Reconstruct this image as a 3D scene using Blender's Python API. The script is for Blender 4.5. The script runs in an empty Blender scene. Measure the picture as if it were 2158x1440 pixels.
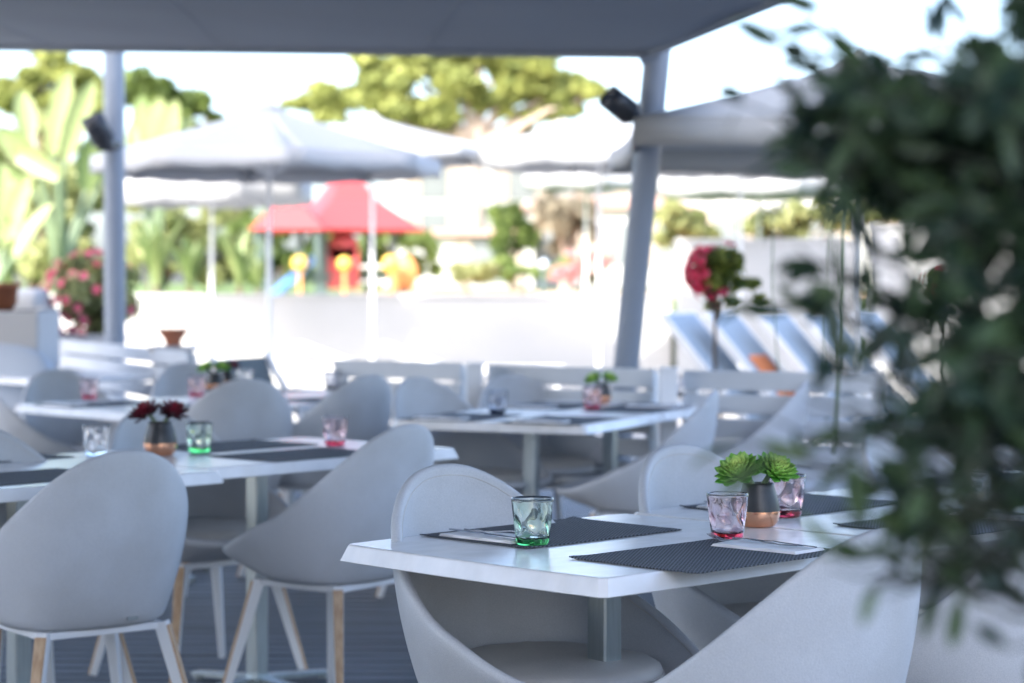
import bpy, math, random
from mathutils import Vector, Matrix, Quaternion
R = math.radians
PI = math.pi
rnd = random.Random(7)
sc = bpy.context.scene
COL = sc.collection

# ------------------------------------------------------------------ camera
F = 4500.0          # focal length in photo pixels (photo 2158 x 1440)
HOR = 602.0         # row of the horizon in the photo
CH = 1.27           # height of the lens above the deck
cam = bpy.data.cameras.new('camera')
camo = bpy.data.objects.new('camera', cam); COL.objects.link(camo)
camo.location = (0, 0, CH); camo.rotation_euler = (R(90), 0, 0)
cam.sensor_width = 36.0; cam.lens = F / 2158 * 36
cam.shift_y = -(720 - HOR) / 2158
cam.clip_start = 0.1; cam.clip_end = 600
cam.dof.use_dof = True; cam.dof.focus_distance = 4.12; cam.dof.aperture_fstop = 3.3
sc.camera = camo

# ------------------------------------------------------------------ sky, sun, exposure
SUN_EL = 36.0
SUN_TRAVEL = Vector((.55, .835, 0)).normalized()
sun_h = -SUN_TRAVEL
w = bpy.data.worlds.new('World'); sc.world = w; w.use_nodes = True
nt = w.node_tree; nt.nodes.clear()
sky = nt.nodes.new('ShaderNodeTexSky'); sky.sky_type = 'NISHITA'; sky.sun_disc = False
sky.sun_elevation = R(SUN_EL); sky.sun_rotation = math.atan2(sun_h.x, sun_h.y)
sky.air_density = .75; sky.dust_density = 3.3; sky.ozone_density = 1.0
bg = nt.nodes.new('ShaderNodeBackground'); bg.inputs[1].default_value = 0.15
wo = nt.nodes.new('ShaderNodeOutputWorld')
nt.links.new(sky.outputs[0], bg.inputs[0]); nt.links.new(bg.outputs[0], wo.inputs[0])
sl = bpy.data.lights.new('sun', 'SUN'); sl.energy = 2.0; sl.angle = R(.5); sl.color = (1, .95, .86)
so = bpy.data.objects.new('sun', sl); COL.objects.link(so)
d = Vector((SUN_TRAVEL.x * math.cos(R(SUN_EL)), SUN_TRAVEL.y * math.cos(R(SUN_EL)), -math.sin(R(SUN_EL))))
so.rotation_euler = d.to_track_quat('-Z', 'Y').to_euler(); so.location = (-8, -10, 30)
sc.view_settings.view_transform = 'Standard'; sc.view_settings.look = 'None'
sc.view_settings.exposure = 2.5; sc.view_settings.gamma = 1.0
sc.cycles.use_denoising = True
sc.cycles.max_bounces = 10; sc.cycles.transmission_bounces = 10; sc.cycles.transparent_max_bounces = 8
sc.cycles.sample_clamp_indirect = 6

# ------------------------------------------------------------------ helpers
def G(u, v, z=.75):
    """point of the horizontal plane z whose image is photo pixel (u, v)"""
    Y = (CH - z) * F / (v - HOR)
    return Vector(((u - 1079) * Y / F, Y, z))
def D(u, v, Y):
    """point at distance Y whose image is photo pixel (u, v)"""
    return Vector(((u - 1079) * Y / F, Y, CH - (v - HOR) * Y / F))

def tag(o, label=None, cat=None, group=None, kind=None):
    if label: o['label'] = label
    if cat: o['category'] = cat
    if group: o['group'] = group
    if kind: o['kind'] = kind
    return o
def empty(name, loc, rz=0):
    o = bpy.data.objects.new(name, None); COL.objects.link(o)
    o.location = loc; o.rotation_euler = (0, 0, rz); o.empty_display_size = .1
    return o
def copy_tree(o, parent=None):
    c = o.copy(); COL.objects.link(c)
    if parent is not None: c.parent = parent
    for ch in list(o.children): copy_tree(ch, c)
    return c

class MB:
    def __init__(s): s.v = []; s.f = []; s.m = []; s.sm = []; s.col = None
    def add(s, vs, fs, mi=0, smooth=False):
        b = len(s.v); s.v += [tuple(x) for x in vs]
        for f in fs: s.f.append(tuple(b + i for i in f)); s.m.append(mi); s.sm.append(smooth)
    def box(s, c, size, rz=0, mi=0, M=None):
        hx, hy, hz = [q / 2 for q in size]
        vs = [Vector((x, y, z)) for z in (-hz, hz) for y in (-hy, hy) for x in (-hx, hx)]
        T = Matrix.Translation(Vector(c)) @ Matrix.Rotation(rz, 4, 'Z')
        if M is not None: T = Matrix.Translation(Vector(c)) @ M.to_4x4()
        s.add([T @ q for q in vs], [(0, 2, 3, 1), (4, 5, 7, 6), (0, 1, 5, 4), (2, 6, 7, 3), (0, 4, 6, 2), (1, 3, 7, 5)], mi)
    def bar(s, a, b, w0, h0, w1=None, h1=None, up=None, mi=0, bev=.12):
        """prism with chamfered edges from a to b"""
        a = Vector(a); b = Vector(b); w1 = w0 if w1 is None else w1; h1 = h0 if h1 is None else h1
        z = (b - a).normalized(); up = Vector(up) if up is not None else (Vector((0, 0, 1)) if abs(z.z) < .95 else Vector((0, 1, 0)))
        x = up.cross(z).normalized(); y = z.cross(x)
        rings = []
        for p, ww, hh in ((a, w0, h0), (b, w1, h1)):
            c = min(ww, hh) * bev; X = ww / 2; Y = hh / 2
            rings.append([p + x * q[0] + y * q[1] for q in ((X - c, -Y), (X, -Y + c), (X, Y - c), (X - c, Y), (-X + c, Y), (-X, Y - c), (-X, -Y + c), (-X + c, -Y))])
        s.add(rings[0] + rings[1], [tuple(reversed(range(8))), tuple(range(8, 16))] + [(i, (i + 1) % 8, 8 + (i + 1) % 8, 8 + i) for i in range(8)], mi)
    def tube(s, pts, rad, n=10, mi=0, cap=True):
        pts = [Vector(p) for p in pts]; rings = []
        rs = rad if isinstance(rad, (list, tuple)) else [rad] * len(pts)
        prev = None
        for i, p in enumerate(pts):
            t = (pts[min(i + 1, len(pts) - 1)] - pts[max(i - 1, 0)]).normalized()
            if prev is None:
                x = t.orthogonal().normalized()
            else:
                x = (prev - t * prev.dot(t)).normalized()
            prev = x; y = t.cross(x)
            rings.append([p + (x * math.cos(2 * PI * k / n) + y * math.sin(2 * PI * k / n)) * rs[i] for k in range(n)])
        vs = [q for r_ in rings for q in r_]
        fs = [(i * n + k, i * n + (k + 1) % n, (i + 1) * n + (k + 1) % n, (i + 1) * n + k) for i in range(len(rings) - 1) for k in range(n)]
        s.add(vs, fs, mi, True)
        if cap:
            s.add(rings[0], [tuple(reversed(range(n)))], mi); s.add(rings[-1], [tuple(range(n))], mi)
    def lathe(s, prof, n=32, c=(0, 0, 0), mi=0, smooth=True, mis=None, M=None):
        c = Vector(c); vs = []
        for (r, z) in prof:
            for k in range(n):
                q = Vector((r * math.cos(2 * PI * k / n), r * math.sin(2 * PI * k / n), z))
                vs.append(c + (M @ q if M is not None else q))
        b = len(s.v); s.v += [tuple(q) for q in vs]
        for i in range(len(prof) - 1):
            for k in range(n):
                s.f.append((b + i * n + k, b + i * n + (k + 1) % n, b + (i + 1) * n + (k + 1) % n, b + (i + 1) * n + k))
                s.m.append(mis[i] if mis else mi); s.sm.append(smooth)
    def grid(s, rows, closed_u=False, mi=0, smooth=True):
        n = len(rows[0]); vs = [q for r_ in rows for q in r_]
        m = n if closed_u else n - 1
        s.add(vs, [(i * n + k, i * n + (k + 1) % n, (i + 1) * n + (k + 1) % n, (i + 1) * n + k) for i in range(len(rows) - 1) for k in range(m)], mi, smooth)
    def build(s, name, mats, parent=None, loc=None, rz=None):
        me = bpy.data.meshes.new(name); me.from_pydata(s.v, [], s.f); 
        if not isinstance(mats, (list, tuple)): mats = [mats]
        for m in mats: me.materials.append(m)
        me.polygons.foreach_set('material_index', s.m); me.polygons.foreach_set('use_smooth', s.sm)
        if s.col:
            a = me.attributes.new('shade', 'FLOAT', 'POINT'); a.data.foreach_set('value', s.col)
        me.update()
        o = bpy.data.objects.new(name, me); COL.objects.link(o)
        if parent is not None: o.parent = parent
        if loc is not None: o.location = loc
        if rz is not None: o.rotation_euler = (0, 0, rz)
        return o

def recalc(o):
    import bmesh
    bm = bmesh.new(); bm.from_mesh(o.data); bmesh.ops.remove_doubles(bm, verts=bm.verts, dist=1e-5)
    bmesh.ops.recalc_face_normals(bm, faces=bm.faces); bm.to_mesh(o.data); bm.free(); o.data.update(); return o
def bevel(o, wd, seg=2):
    m = o.modifiers.new('bevel', 'BEVEL'); m.width = wd; m.segments = seg; m.limit_method = 'ANGLE'; m.angle_limit = R(40); return o

def mat(name, col, rough=.6, metal=0, spec=.5, var=0, vscale=4, bump=0, bscale=40, stretch=(1, 1, 1), col2=None, trans=0, thr=(.35, .65), kind='noise', detail=4):
    m = bpy.data.materials.new(name); m.use_nodes = True; n = m.node_tree.nodes; l = m.node_tree.links
    b = n['Principled BSDF']; b.inputs['Roughness'].default_value = rough; b.inputs['Metallic'].default_value = metal
    b.inputs['Specular IOR Level'].default_value = spec
    b.inputs['Base Color'].default_value = (*col, 1)
    tc = n.new('ShaderNodeTexCoord'); mp = n.new('ShaderNodeMapping'); mp.inputs['Scale'].default_value = stretch
    l.new(tc.outputs['Object'], mp.inputs[0])
    if var or col2:
        no = n.new('ShaderNodeTexNoise'); no.inputs['Scale'].default_value = vscale; no.inputs['Detail'].default_value = detail
        l.new(mp.outputs[0], no.inputs['Vector'])
        rp = n.new('ShaderNodeValToRGB'); rp.color_ramp.elements[0].position = thr[0]; rp.color_ramp.elements[1].position = thr[1]
        c2 = col2 if col2 else tuple(min(1, c * (1 + var)) for c in col); c1 = col if col2 else tuple(c * (1 - var) for c in col)
        rp.color_ramp.elements[0].color = (*c1, 1); rp.color_ramp.elements[1].color = (*c2, 1)
        l.new(no.outputs[0], rp.inputs[0]); l.new(rp.outputs[0], b.inputs['Base Color'])
    if bump:
        if kind == 'voronoi':
            nb = n.new('ShaderNodeTexVoronoi'); nb.inputs['Scale'].default_value = bscale
        else:
            nb = n.new('ShaderNodeTexNoise'); nb.inputs['Scale'].default_value = bscale; nb.inputs['Detail'].default_value = 3
        l.new(mp.outputs[0], nb.inputs['Vector'])
        bu = n.new('ShaderNodeBump'); bu.inputs['Strength'].default_value = bump; bu.inputs['Distance'].default_value = .004
        l.new(nb.outputs[0], bu.inputs['Height']); l.new(bu.outputs[0], b.inputs['Normal'])
    if trans:
        t = n.new('ShaderNodeBsdfTranslucent'); mx = n.new('ShaderNodeMixShader'); mx.inputs[0].default_value = trans
        if var or col2: l.new(rp.outputs[0], t.inputs[0])
        else: t.inputs[0].default_value = (*col, 1)
        l.new(b.outputs[0], mx.inputs[1]); l.new(t.outputs[0], mx.inputs[2]); l.new(mx.outputs[0], n['Material Output'].inputs[0])
    return m

def leaf_mat(name, ca, cb, trans=.3, rough=.5):
    """each leaf carries its own tint between ca and cb in the attribute 'shade'"""
    m = bpy.data.materials.new(name); m.use_nodes = True; n = m.node_tree.nodes; l = m.node_tree.links
    b = n['Principled BSDF']; b.inputs['Roughness'].default_value = rough
    at = n.new('ShaderNodeAttribute'); at.attribute_name = 'shade'
    rp = n.new('ShaderNodeValToRGB'); rp.color_ramp.elements[0].color = (*ca, 1); rp.color_ramp.elements[1].color = (*cb, 1)
    l.new(at.outputs['Fac'], rp.inputs[0]); l.new(rp.outputs[0], b.inputs['Base Color'])
    t = n.new('ShaderNodeBsdfTranslucent'); mx = n.new('ShaderNodeMixShader'); mx.inputs[0].default_value = trans
    l.new(rp.outputs[0], t.inputs[0]); l.new(b.outputs[0], mx.inputs[1]); l.new(t.outputs[0], mx.inputs[2])
    l.new(mx.outputs[0], n['Material Output'].inputs[0])
    return m

def weave_mat(name, ca, cb, sx, sy, rough=.7, bump=.5, dist=.002):
    """woven cords: alternating over/under rectangles"""
    m = bpy.data.materials.new(name); m.use_nodes = True; n = m.node_tree.nodes; l = m.node_tree.links
    b = n['Principled BSDF']; b.inputs['Roughness'].default_value = rough
    tc = n.new('ShaderNodeTexCoord'); sp = n.new('ShaderNodeSeparateXYZ'); l.new(tc.outputs['Object'], sp.inputs[0])
    def M(op, a, c=None):
        q = n.new('ShaderNodeMath'); q.operation = op
        for i, x in enumerate((a, c)):
            if x is None: continue
            if isinstance(x, (int, float)): q.inputs[i].default_value = x
            else: l.new(x, q.inputs[i])
        return q.outputs[0]
    wx = M('SINE', M('MULTIPLY', sp.outputs[0], sx)); wy = M('SINE', M('MULTIPLY', sp.outputs[1], sy))
    pr = M('ADD', M('MULTIPLY', M('MULTIPLY', wx, wy), .5), .5)
    no = n.new('ShaderNodeTexNoise'); no.inputs['Scale'].default_value = 260; l.new(tc.outputs['Object'], no.inputs['Vector'])
    fc = M('ADD', M('MULTIPLY', pr, .75), M('MULTIPLY', no.outputs[0], .25))
    rp = n.new('ShaderNodeValToRGB'); rp.color_ramp.elements[0].color = (*ca, 1); rp.color_ramp.elements[1].color = (*cb, 1)
    rp.color_ramp.elements[0].position = .3; rp.color_ramp.elements[1].position = .8
    l.new(fc, rp.inputs[0]); l.new(rp.outputs[0], b.inputs['Base Color'])
    bu = n.new('ShaderNodeBump'); bu.inputs['Strength'].default_value = bump; bu.inputs['Distance'].default_value = dist
    l.new(pr, bu.inputs['Height']); l.new(bu.outputs[0], b.inputs['Normal'])
    return m

def glass_mat(name, tint, dens):
    m = bpy.data.materials.new(name); m.use_nodes = True; n = m.node_tree.nodes; l = m.node_tree.links
    b = n['Principled BSDF']; b.inputs['Base Color'].default_value = (1, 1, 1, 1); b.inputs['Roughness'].default_value = 0
    b.inputs['Transmission Weight'].default_value = 1; b.inputs['IOR'].default_value = 1.5
    va = n.new('ShaderNodeVolumeAbsorption'); va.inputs[0].default_value = (*tint, 1); va.inputs[1].default_value = dens
    l.new(va.outputs[0], n['Material Output'].inputs['Volume'])
    return m

MT = {}
MT['shell'] = mat('chair_textile', (.50, .525, .56), .6, col2=(.58, .60, .63), vscale=420, thr=(.3, .7), detail=1, bump=.14, bscale=330, kind='voronoi')
def wear(m, scale, lo):
    n = m.node_tree.nodes; l = m.node_tree.links; b = n['Principled BSDF']; src = b.inputs['Base Color'].links[0].from_socket
    tc = n.new('ShaderNodeTexCoord'); no = n.new('ShaderNodeTexNoise'); no.inputs['Scale'].default_value = scale; no.inputs['Detail'].default_value = 6; l.new(tc.outputs['Object'], no.inputs['Vector'])
    rp = n.new('ShaderNodeValToRGB'); rp.color_ramp.elements[0].position = .36; rp.color_ramp.elements[1].position = .56
    rp.color_ramp.elements[0].color = (lo, lo * .985, lo * .96, 1); rp.color_ramp.elements[1].color = (1, 1, 1, 1); l.new(no.outputs[0], rp.inputs[0])
    mx = n.new('ShaderNodeMixRGB'); mx.blend_type = 'MULTIPLY'; mx.inputs[0].default_value = 1; l.new(src, mx.inputs[1]); l.new(rp.outputs[0], mx.inputs[2]); l.new(mx.outputs[0], b.inputs['Base Color'])
wear(MT['shell'], 3.2, .86)
MT['cushion'] = mat('grey_leatherette', (.54, .52, .49), .38, var=.08, vscale=5, bump=.25, bscale=160)
MT['white_metal'] = mat('white_powder_coat', (.72, .74, .76), .4, bump=.05, bscale=200)
MT['oak'] = mat('oak_wood', (.42, .27, .16), .5, col2=(.58, .41, .26), vscale=9, stretch=(9, 9, .8), bump=.15, bscale=30)
MT['top'] = mat('white_marbled_top', (.76, .775, .79), .22, col2=(.90, .90, .905), vscale=6, stretch=(1, 2.2, 1), thr=(.3, .7), spec=.6)
wear(MT['top'], 9, .93)
MT['steel'] = mat('brushed_steel', (.42, .47, .48), .33, metal=.85, var=.08, vscale=18, stretch=(6, 6, .5), bump=.1, bscale=120)
MT['mat'] = weave_mat('woven_vinyl', (.010, .013, .018), (.15, .17, .20), 520, 760, rough=.7, bump=1.0, dist=.002)
MT['napkin'] = mat('paper_napkin', (.90, .90, .91), .85, bump=.2, bscale=90)
MT['cutlery'] = mat('stainless_steel', (.42, .45, .50), .2, metal=1)
MT['g_green'] = glass_mat('green_glass', (.22, .93, .40), 38)
MT['g_pink'] = glass_mat('pink_glass', (.80, .22, .36), 66)
MT['g_blue'] = glass_mat('smoky_blue_glass', (.26, .34, .50), 130)
MT['g_clear'] = glass_mat('clear_glass', (.70, .79, .88), 16)
MT['potblack'] = mat('black_matt_glaze', (.022, .023, .026), .38, var=.3, vscale=30)
MT['copper'] = mat('copper_glaze', (.70, .36, .22), .22, metal=.9, var=.12, vscale=30)
MT['succ'] = leaf_mat('green_succulent', (.10, .50, .045), (.85, 1.0, .30), .25, .42)
MT['succred'] = leaf_mat('red_succulent', (.035, .008, .018), (.36, .02, .05), .1, .4)
MT['soil'] = mat('soil', (.05, .035, .025), .95)
MT['awning'] = mat('grey_awning_fabric', (.25, .28, .32), .9, var=.05, vscale=.9, bump=.2, bscale=60)
MT['pole'] = mat('grey_lacquer_pole', (.26, .30, .36), .42)
MT['deck'] = mat('grey_composite_deck', (.11, .13, .155), .55, var=.25, vscale=2.5, stretch=(.5, 6, 1), bump=.25, bscale=50)
MT['dark'] = mat('dark_subfloor', (.015, .016, .02), .9)
MT['slat'] = mat('pale_painted_slat', (.52, .56, .60), .5, var=.05, vscale=3)
MT['white'] = mat('white_render', (.46, .465, .47), .8, var=.03, vscale=1.5, bump=.1, bscale=20)
MT['paving'] = mat('pale_paving', (.40, .39, .375), .8, var=.06, vscale=.6)
MT['canvas'] = mat('white_canvas', (.45, .465, .485), .8, trans=.16)
MT['canvas_grey'] = mat('ecru_canvas', (.54, .535, .51), .8, trans=.35)
MT['redroof'] = mat('faded_red_plastic', (.42, .055, .06), .55)
MT['orange'] = mat('orange_plastic', (.60, .26, .09), .5)
MT['yellow'] = mat('yellow_plastic', (.62, .42, .08), .45)
MT['bluepl'] = mat('blue_plastic', (.10, .25, .62), .4)
MT['greenpl'] = mat('dark_green_post', (.07, .11, .11), .5)
MT['terracotta'] = mat('terracotta', (.40, .15, .08), .8, var=.15, vscale=8)
MT['rooftile'] = mat('roof_tiles', (.42, .25, .19), .85, var=.2, vscale=6)
MT['lampblack'] = mat('black_lamp_body', (.03, .034, .042), .35)
MT['lens'] = mat('lamp_lens', (.35, .38, .42), .08)
MT['bark'] = mat('bark', (.12, .085, .06), .9, var=.3, vscale=6, stretch=(3, 3, .6), bump=.6, bscale=18)
MT['palebark'] = mat('pale_bark', (.34, .28, .24), .9, var=.25, vscale=4, bump=.5, bscale=12)
MT['lawn'] = mat('lawn', (.10, .16, .035), .95, var=.25, vscale=1.2)
MT['sand'] = mat('sandy_path', (.52, .33, .20), .95, var=.1, vscale=1)
MT['window'] = mat('window_glass', (.16, .18, .19), .15)
MT['shutter'] = mat('wood_shutter', (.36, .30, .25), .7)
MT['sling'] = mat('sling_textile', (.30, .37, .44), .6)
MT['darksling'] = mat('dark_sling', (.10, .12, .125), .7)
MT['towel'] = mat('orange_towel', (.66, .22, .08), .9)
MT['near'] = leaf_mat('glossy_leaf', (.022, .045, .034), (.16, .24, .09), .42, .33)
MT['pine'] = leaf_mat('pine_needles', (.12, .16, .045), (.40, .43, .13), .3, .7)
MT['dkpine'] = leaf_mat('dark_needles', (.03, .06, .02), (.15, .21, .04), .25, .7)
MT['lush'] = leaf_mat('light_foliage', (.13, .18, .06), (.48, .50, .24), .4, .5)
MT['hedge'] = leaf_mat('hedge_foliage', (.06, .12, .03), (.26, .34, .10), .35, .6)
MT['greyleaf'] = leaf_mat('grey_foliage', (.13, .12, .09), (.30, .27, .20), .25, .7)
MT['banana'] = leaf_mat('banana_leaf', (.13, .20, .07), (.35, .40, .19), .35, .4)
MT['flower'] = leaf_mat('red_petal', (.60, .015, .05), (.85, .10, .20), .35, .6)
MT['pinkflower'] = leaf_mat('pink_petal', (.52, .04, .09), (.72, .20, .28), .35, .6)
MT['palepink'] = leaf_mat('pale_pink_petal', (.50, .20, .24), (.62, .36, .36), .3, .6)
MT['nearbark'] = mat('grey_green_bark', (.06, .065, .05), .8, var=.3, vscale=20)
MT['bushy'] = leaf_mat('bushy_green', (.05, .10, .02), (.26, .30, .05), .3, .5)
MT['facade'] = mat('shade_building_facade', (.62, .60, .57), .85, var=.03, vscale=.5)
MT['stalk'] = mat('green_stalk', (.16, .22, .13), .5)
MT['papyrus'] = leaf_mat('papyrus_umbel', (.03, .06, .02), (.16, .20, .06), .25, .5)
MT['cushionwhite'] = mat('white_cushion', (.80, .80, .80), .85)
MT['sofa'] = mat('blue_grey_sofa', (.46, .52, .60), .85, var=.04, vscale=3)

# ================================================================== SETTING
# deck boards of the dining terrace
mb = MB(); y = -6.0
while y < 15.9:
    mb.box((-.5, y + .0475, -.0125), (13, .095, .025)); 
    y += .117
tag(mb.build('deck_floor', MT['deck']), kind='structure')
mb = MB(); mb.box((-.5, 4.95, -.06), (13.0, 22.0, .06)); tag(mb.build('deck_base', MT['dark']), kind='structure')
# pale terrace beyond and all around
mb = MB(); S = 90
mb.box((0, -22, -.14), (180, 31.6, .1)); mb.box((0, 21.5, -.14), (180, 10.8, .1))
mb.box((-48.6, 5, -.14), (82.8, 22.15, .1)); mb.box((48.1, 5, -.14), (83.8, 22.15, .1))
tag(mb.build('terrace', MT['paving']), kind='structure')
mb = MB()
mb.add([(-260, 26.0, 1.08), (260, 26.0, 1.08), (260, 420, 1.6), (-260, 420, 1.6)], [(0, 1, 2, 3)])
mb.add([(-260, 26.0, -1), (260, 26.0, -1), (260, 26.0, 1.08), (-260, 26.0, 1.08)], [(0, 1, 2, 3)])
tag(mb.build('garden_ground', MT['lawn']), kind='structure')
mb = MB(); mb.add([(-3.2, 33, 1.098), (8, 33, 1.098), (9, 52, 1.126), (-3.6, 52, 1.126)], [(0, 1, 2, 3)])
tag(mb.build('sandy_path', MT['sand']), kind='structure')

# retaining wall with coping
def wall(name, x0, x1, y0, th, z0, z1, label, rz=0, cop=.05):
    t = empty(name, ((x0 + x1) / 2, y0, z0), rz); tag(t, label, 'wall')
    m = MB(); m.box((0, 0, (z1 - z0 - cop) / 2), (x1 - x0, th, z1 - z0 - cop)); m.build('wall_body', MT['white'], t)
    m = MB(); m.box((0, 0, z1 - z0 - cop / 2), (x1 - x0 + .03, th + .06, cop)); bevel(m.build('coping', MT['white'], t), .008)
    return t
wall('garden_wall', -30, 1.9, 25.6, .25, -.09, 1.17, 'long low white rendered wall crossing behind the parasols')
wall('raised_wall', 1.95, 4.1, 25.2, .3, -.09, 1.82, 'higher white rendered wall block right of the leaning pole')
wall('raised_wall', 4.15, 14, 24.7, .3, -.09, 2.0, 'tallest white rendered wall block, behind the near foliage')

# unseen building added behind the camera to keep sun off the terrace
hb = empty('shade_building', (-11.2, -9.5, -.09)); tag(hb, 'pale six storey block with rows of windows, added out of view to shade the terrace', 'building')
BH = 21.4
m = MB(); m.box((0, 0, BH / 2), (21, 11, BH)); m.build('wall', MT['facade'], hb)
m = MB(); m.box((0, 0, BH + .1), (21.6, 11.6, .2)); m.build('roof', MT['white'], hb)
for k in range(6):
    for j in range(4):
        x = -7.8 + j * 5.2; z = 1.4 + k * 3.45
        m = MB(); m.box((x, 5.53, z), (2.4, .06, 2.0)); wdo = m.build('window', MT['window'], hb)
        m = MB(); m.box((x, 5.55, z + 1.05), (2.6, .1, .1)); m.box((x, 5.55, z - 1.05), (2.6, .1, .1)); m.box((x - 1.25, 5.55, z), (.1, .1, 2.0)); m.box((x + 1.25, 5.55, z), (.1, .1, 2.0)); m.box((x, 5.585, z), (.06, .05, 2.0))
        m.build('frame', MT['white'], wdo)

# ---------------------------------------------------------------- awning on poles
aw = empty('terrace_awning', (0, 5, 0)); tag(aw, 'large grey fabric awning stretched over the dining tables', 'awning')
C0 = Vector((-3.95, 14.05, 2.86)); C1 = D(1371, 106, 10.35); dv = Vector((.475, -1.86, .0))
C2 = C1 + dv * 4.6 + Vector((0, 0, .2)); C3 = Vector((-5.6, 1.6, 3.1))
rows = []
NA = 36
for j in range(NA + 1):
    b = j / NA; row = []
    for i in range(NA + 1):
        a = i / NA
        p = (C0 * (1 - a) + C1 * a) * (1 - b) + (C3 * (1 - a) + C2 * a) * b
        p = p + Vector((0, 0, -.10 * math.sin(PI * b) * math.sin(PI * a) - .012 * abs(math.sin(b * PI * 7)))) - Vector((0, 5, 0))
        row.append(p)
    rows.append(row)
m = MB(); m.grid(rows); fab = m.build('fabric', MT['awning'], aw)
for ia in (9, 18, 27):
    m = MB(); m.tube([rows[j][ia] - Vector((0, 0, .006)) for j in range(NA + 1)], .011, 6); m.build('seam', MT['awning'], fab)
sd = fab.modifiers.new('thickness', 'SOLIDIFY'); sd.thickness = .012; sd.offset = 1
o5 = Vector((0, 5, 0))
m = MB(); m.bar(C0 - o5 + Vector((0, 0, -.005)), C1 - o5 + Vector((0, 0, -.005)), .05, .07); m.bar(C1 - o5, C2 - o5, .05, .06)
m.build('edge_profile', MT['awning'], aw)
m = MB(); m.tube([C1 - o5 + Vector((-.05, .02, -.04)), C1 - o5 + Vector((.05, 0, -.01))], .03, 10); m.build('corner_fitting', MT['pole'], aw)

def pole(p_top, p_bot, r, label):
    t = empty('awning_pole', p_bot); tag(t, label, 'pole', 'poles holding the awning')
    q = Vector(p_top) - Vector(p_bot)
    m = MB(); m.tube([(0, 0, 0), q], r, 24); m.build('post', MT['pole'], t)
    m = MB(); m.tube([(0, 0, 0), (0, 0, .015)], r * 2, 24); m.tube([(0, 0, .015), q.normalized() * .09], r * 1.25, 24); m.build('base_collar', MT['pole'], t)
    return t
pt = D(240, 92, 13.85); pb = Vector((pt.x + .01, pt.y, 0)); pole(pt, pb, .068, 'upright grey round pole on the left carrying the awning edge')
a1 = D(1386, 106, 10.4); a2 = D(1320, 770, 10.75); q = (a1 - a2); k = a2.z / q.z
pb2 = a2 - q * k; pole(a1 + q.normalized() * .02, pb2, .066, 'leaning grey round pole under the right corner of the awning')

def spotlight(p, direction, label, L=.17, r=.062):
    t = empty('spotlight', p); tag(t, label, 'spotlight', 'black spotlights clamped to the awning poles')
    dirv = Vector(direction).normalized(); M = dirv.to_track_quat('Z', 'Y').to_matrix()
    m = MB(); m.lathe([(0, 0), (r * .75, 0), (r * .9, .02), (r * .95, L * .5), (r, L * .55), (r, L), (r * .9, L), (r * .88, L - .03), (0, L - .03)], 28, M=M)
    for k in range(5): m.lathe([(r * .93, .02 + k * .016), (r * 1.03, .022 + k * .016), (r * 1.03, .028 + k * .016), (r * .93, .03 + k * .016)], 28, M=M)
    m.build('lamp_body', MT['lampblack'], t)
    m = MB(); m.lathe([(0, L - .028), (r * .86, L - .028)], 28, M=M); m.build('lens', MT['lens'], t)
    return t
# right spotlight points up left, left one hangs on the pole
ps = D(1335, 245, 10.35)
s1 = spotlight(ps, (-.62, -.25, .46), 'black cylindrical spotlight tilted up beside the leaning pole')
m = MB(); m.bar((0, 0, 0), (.075, .08, -.02), .03, .03); m.lathe([(.03, -.03), (.045, 0), (.03, .03)], 16); m.build('bracket', MT['lampblack'], s1)
ps = D(222, 305, 13.7)
s2 = spotlight(ps, (-.28, -.2, .62), 'black spotlight fixed to the upright left pole', L=.2, r=.075)
m = MB(); m.bar((0, 0, 0), (.06, .12, 0), .05, .05); m.lathe([(.05, -.04), (.07, 0), (.05, .04)], 16); m.build('bracket', MT['lampblack'], s2)

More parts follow.
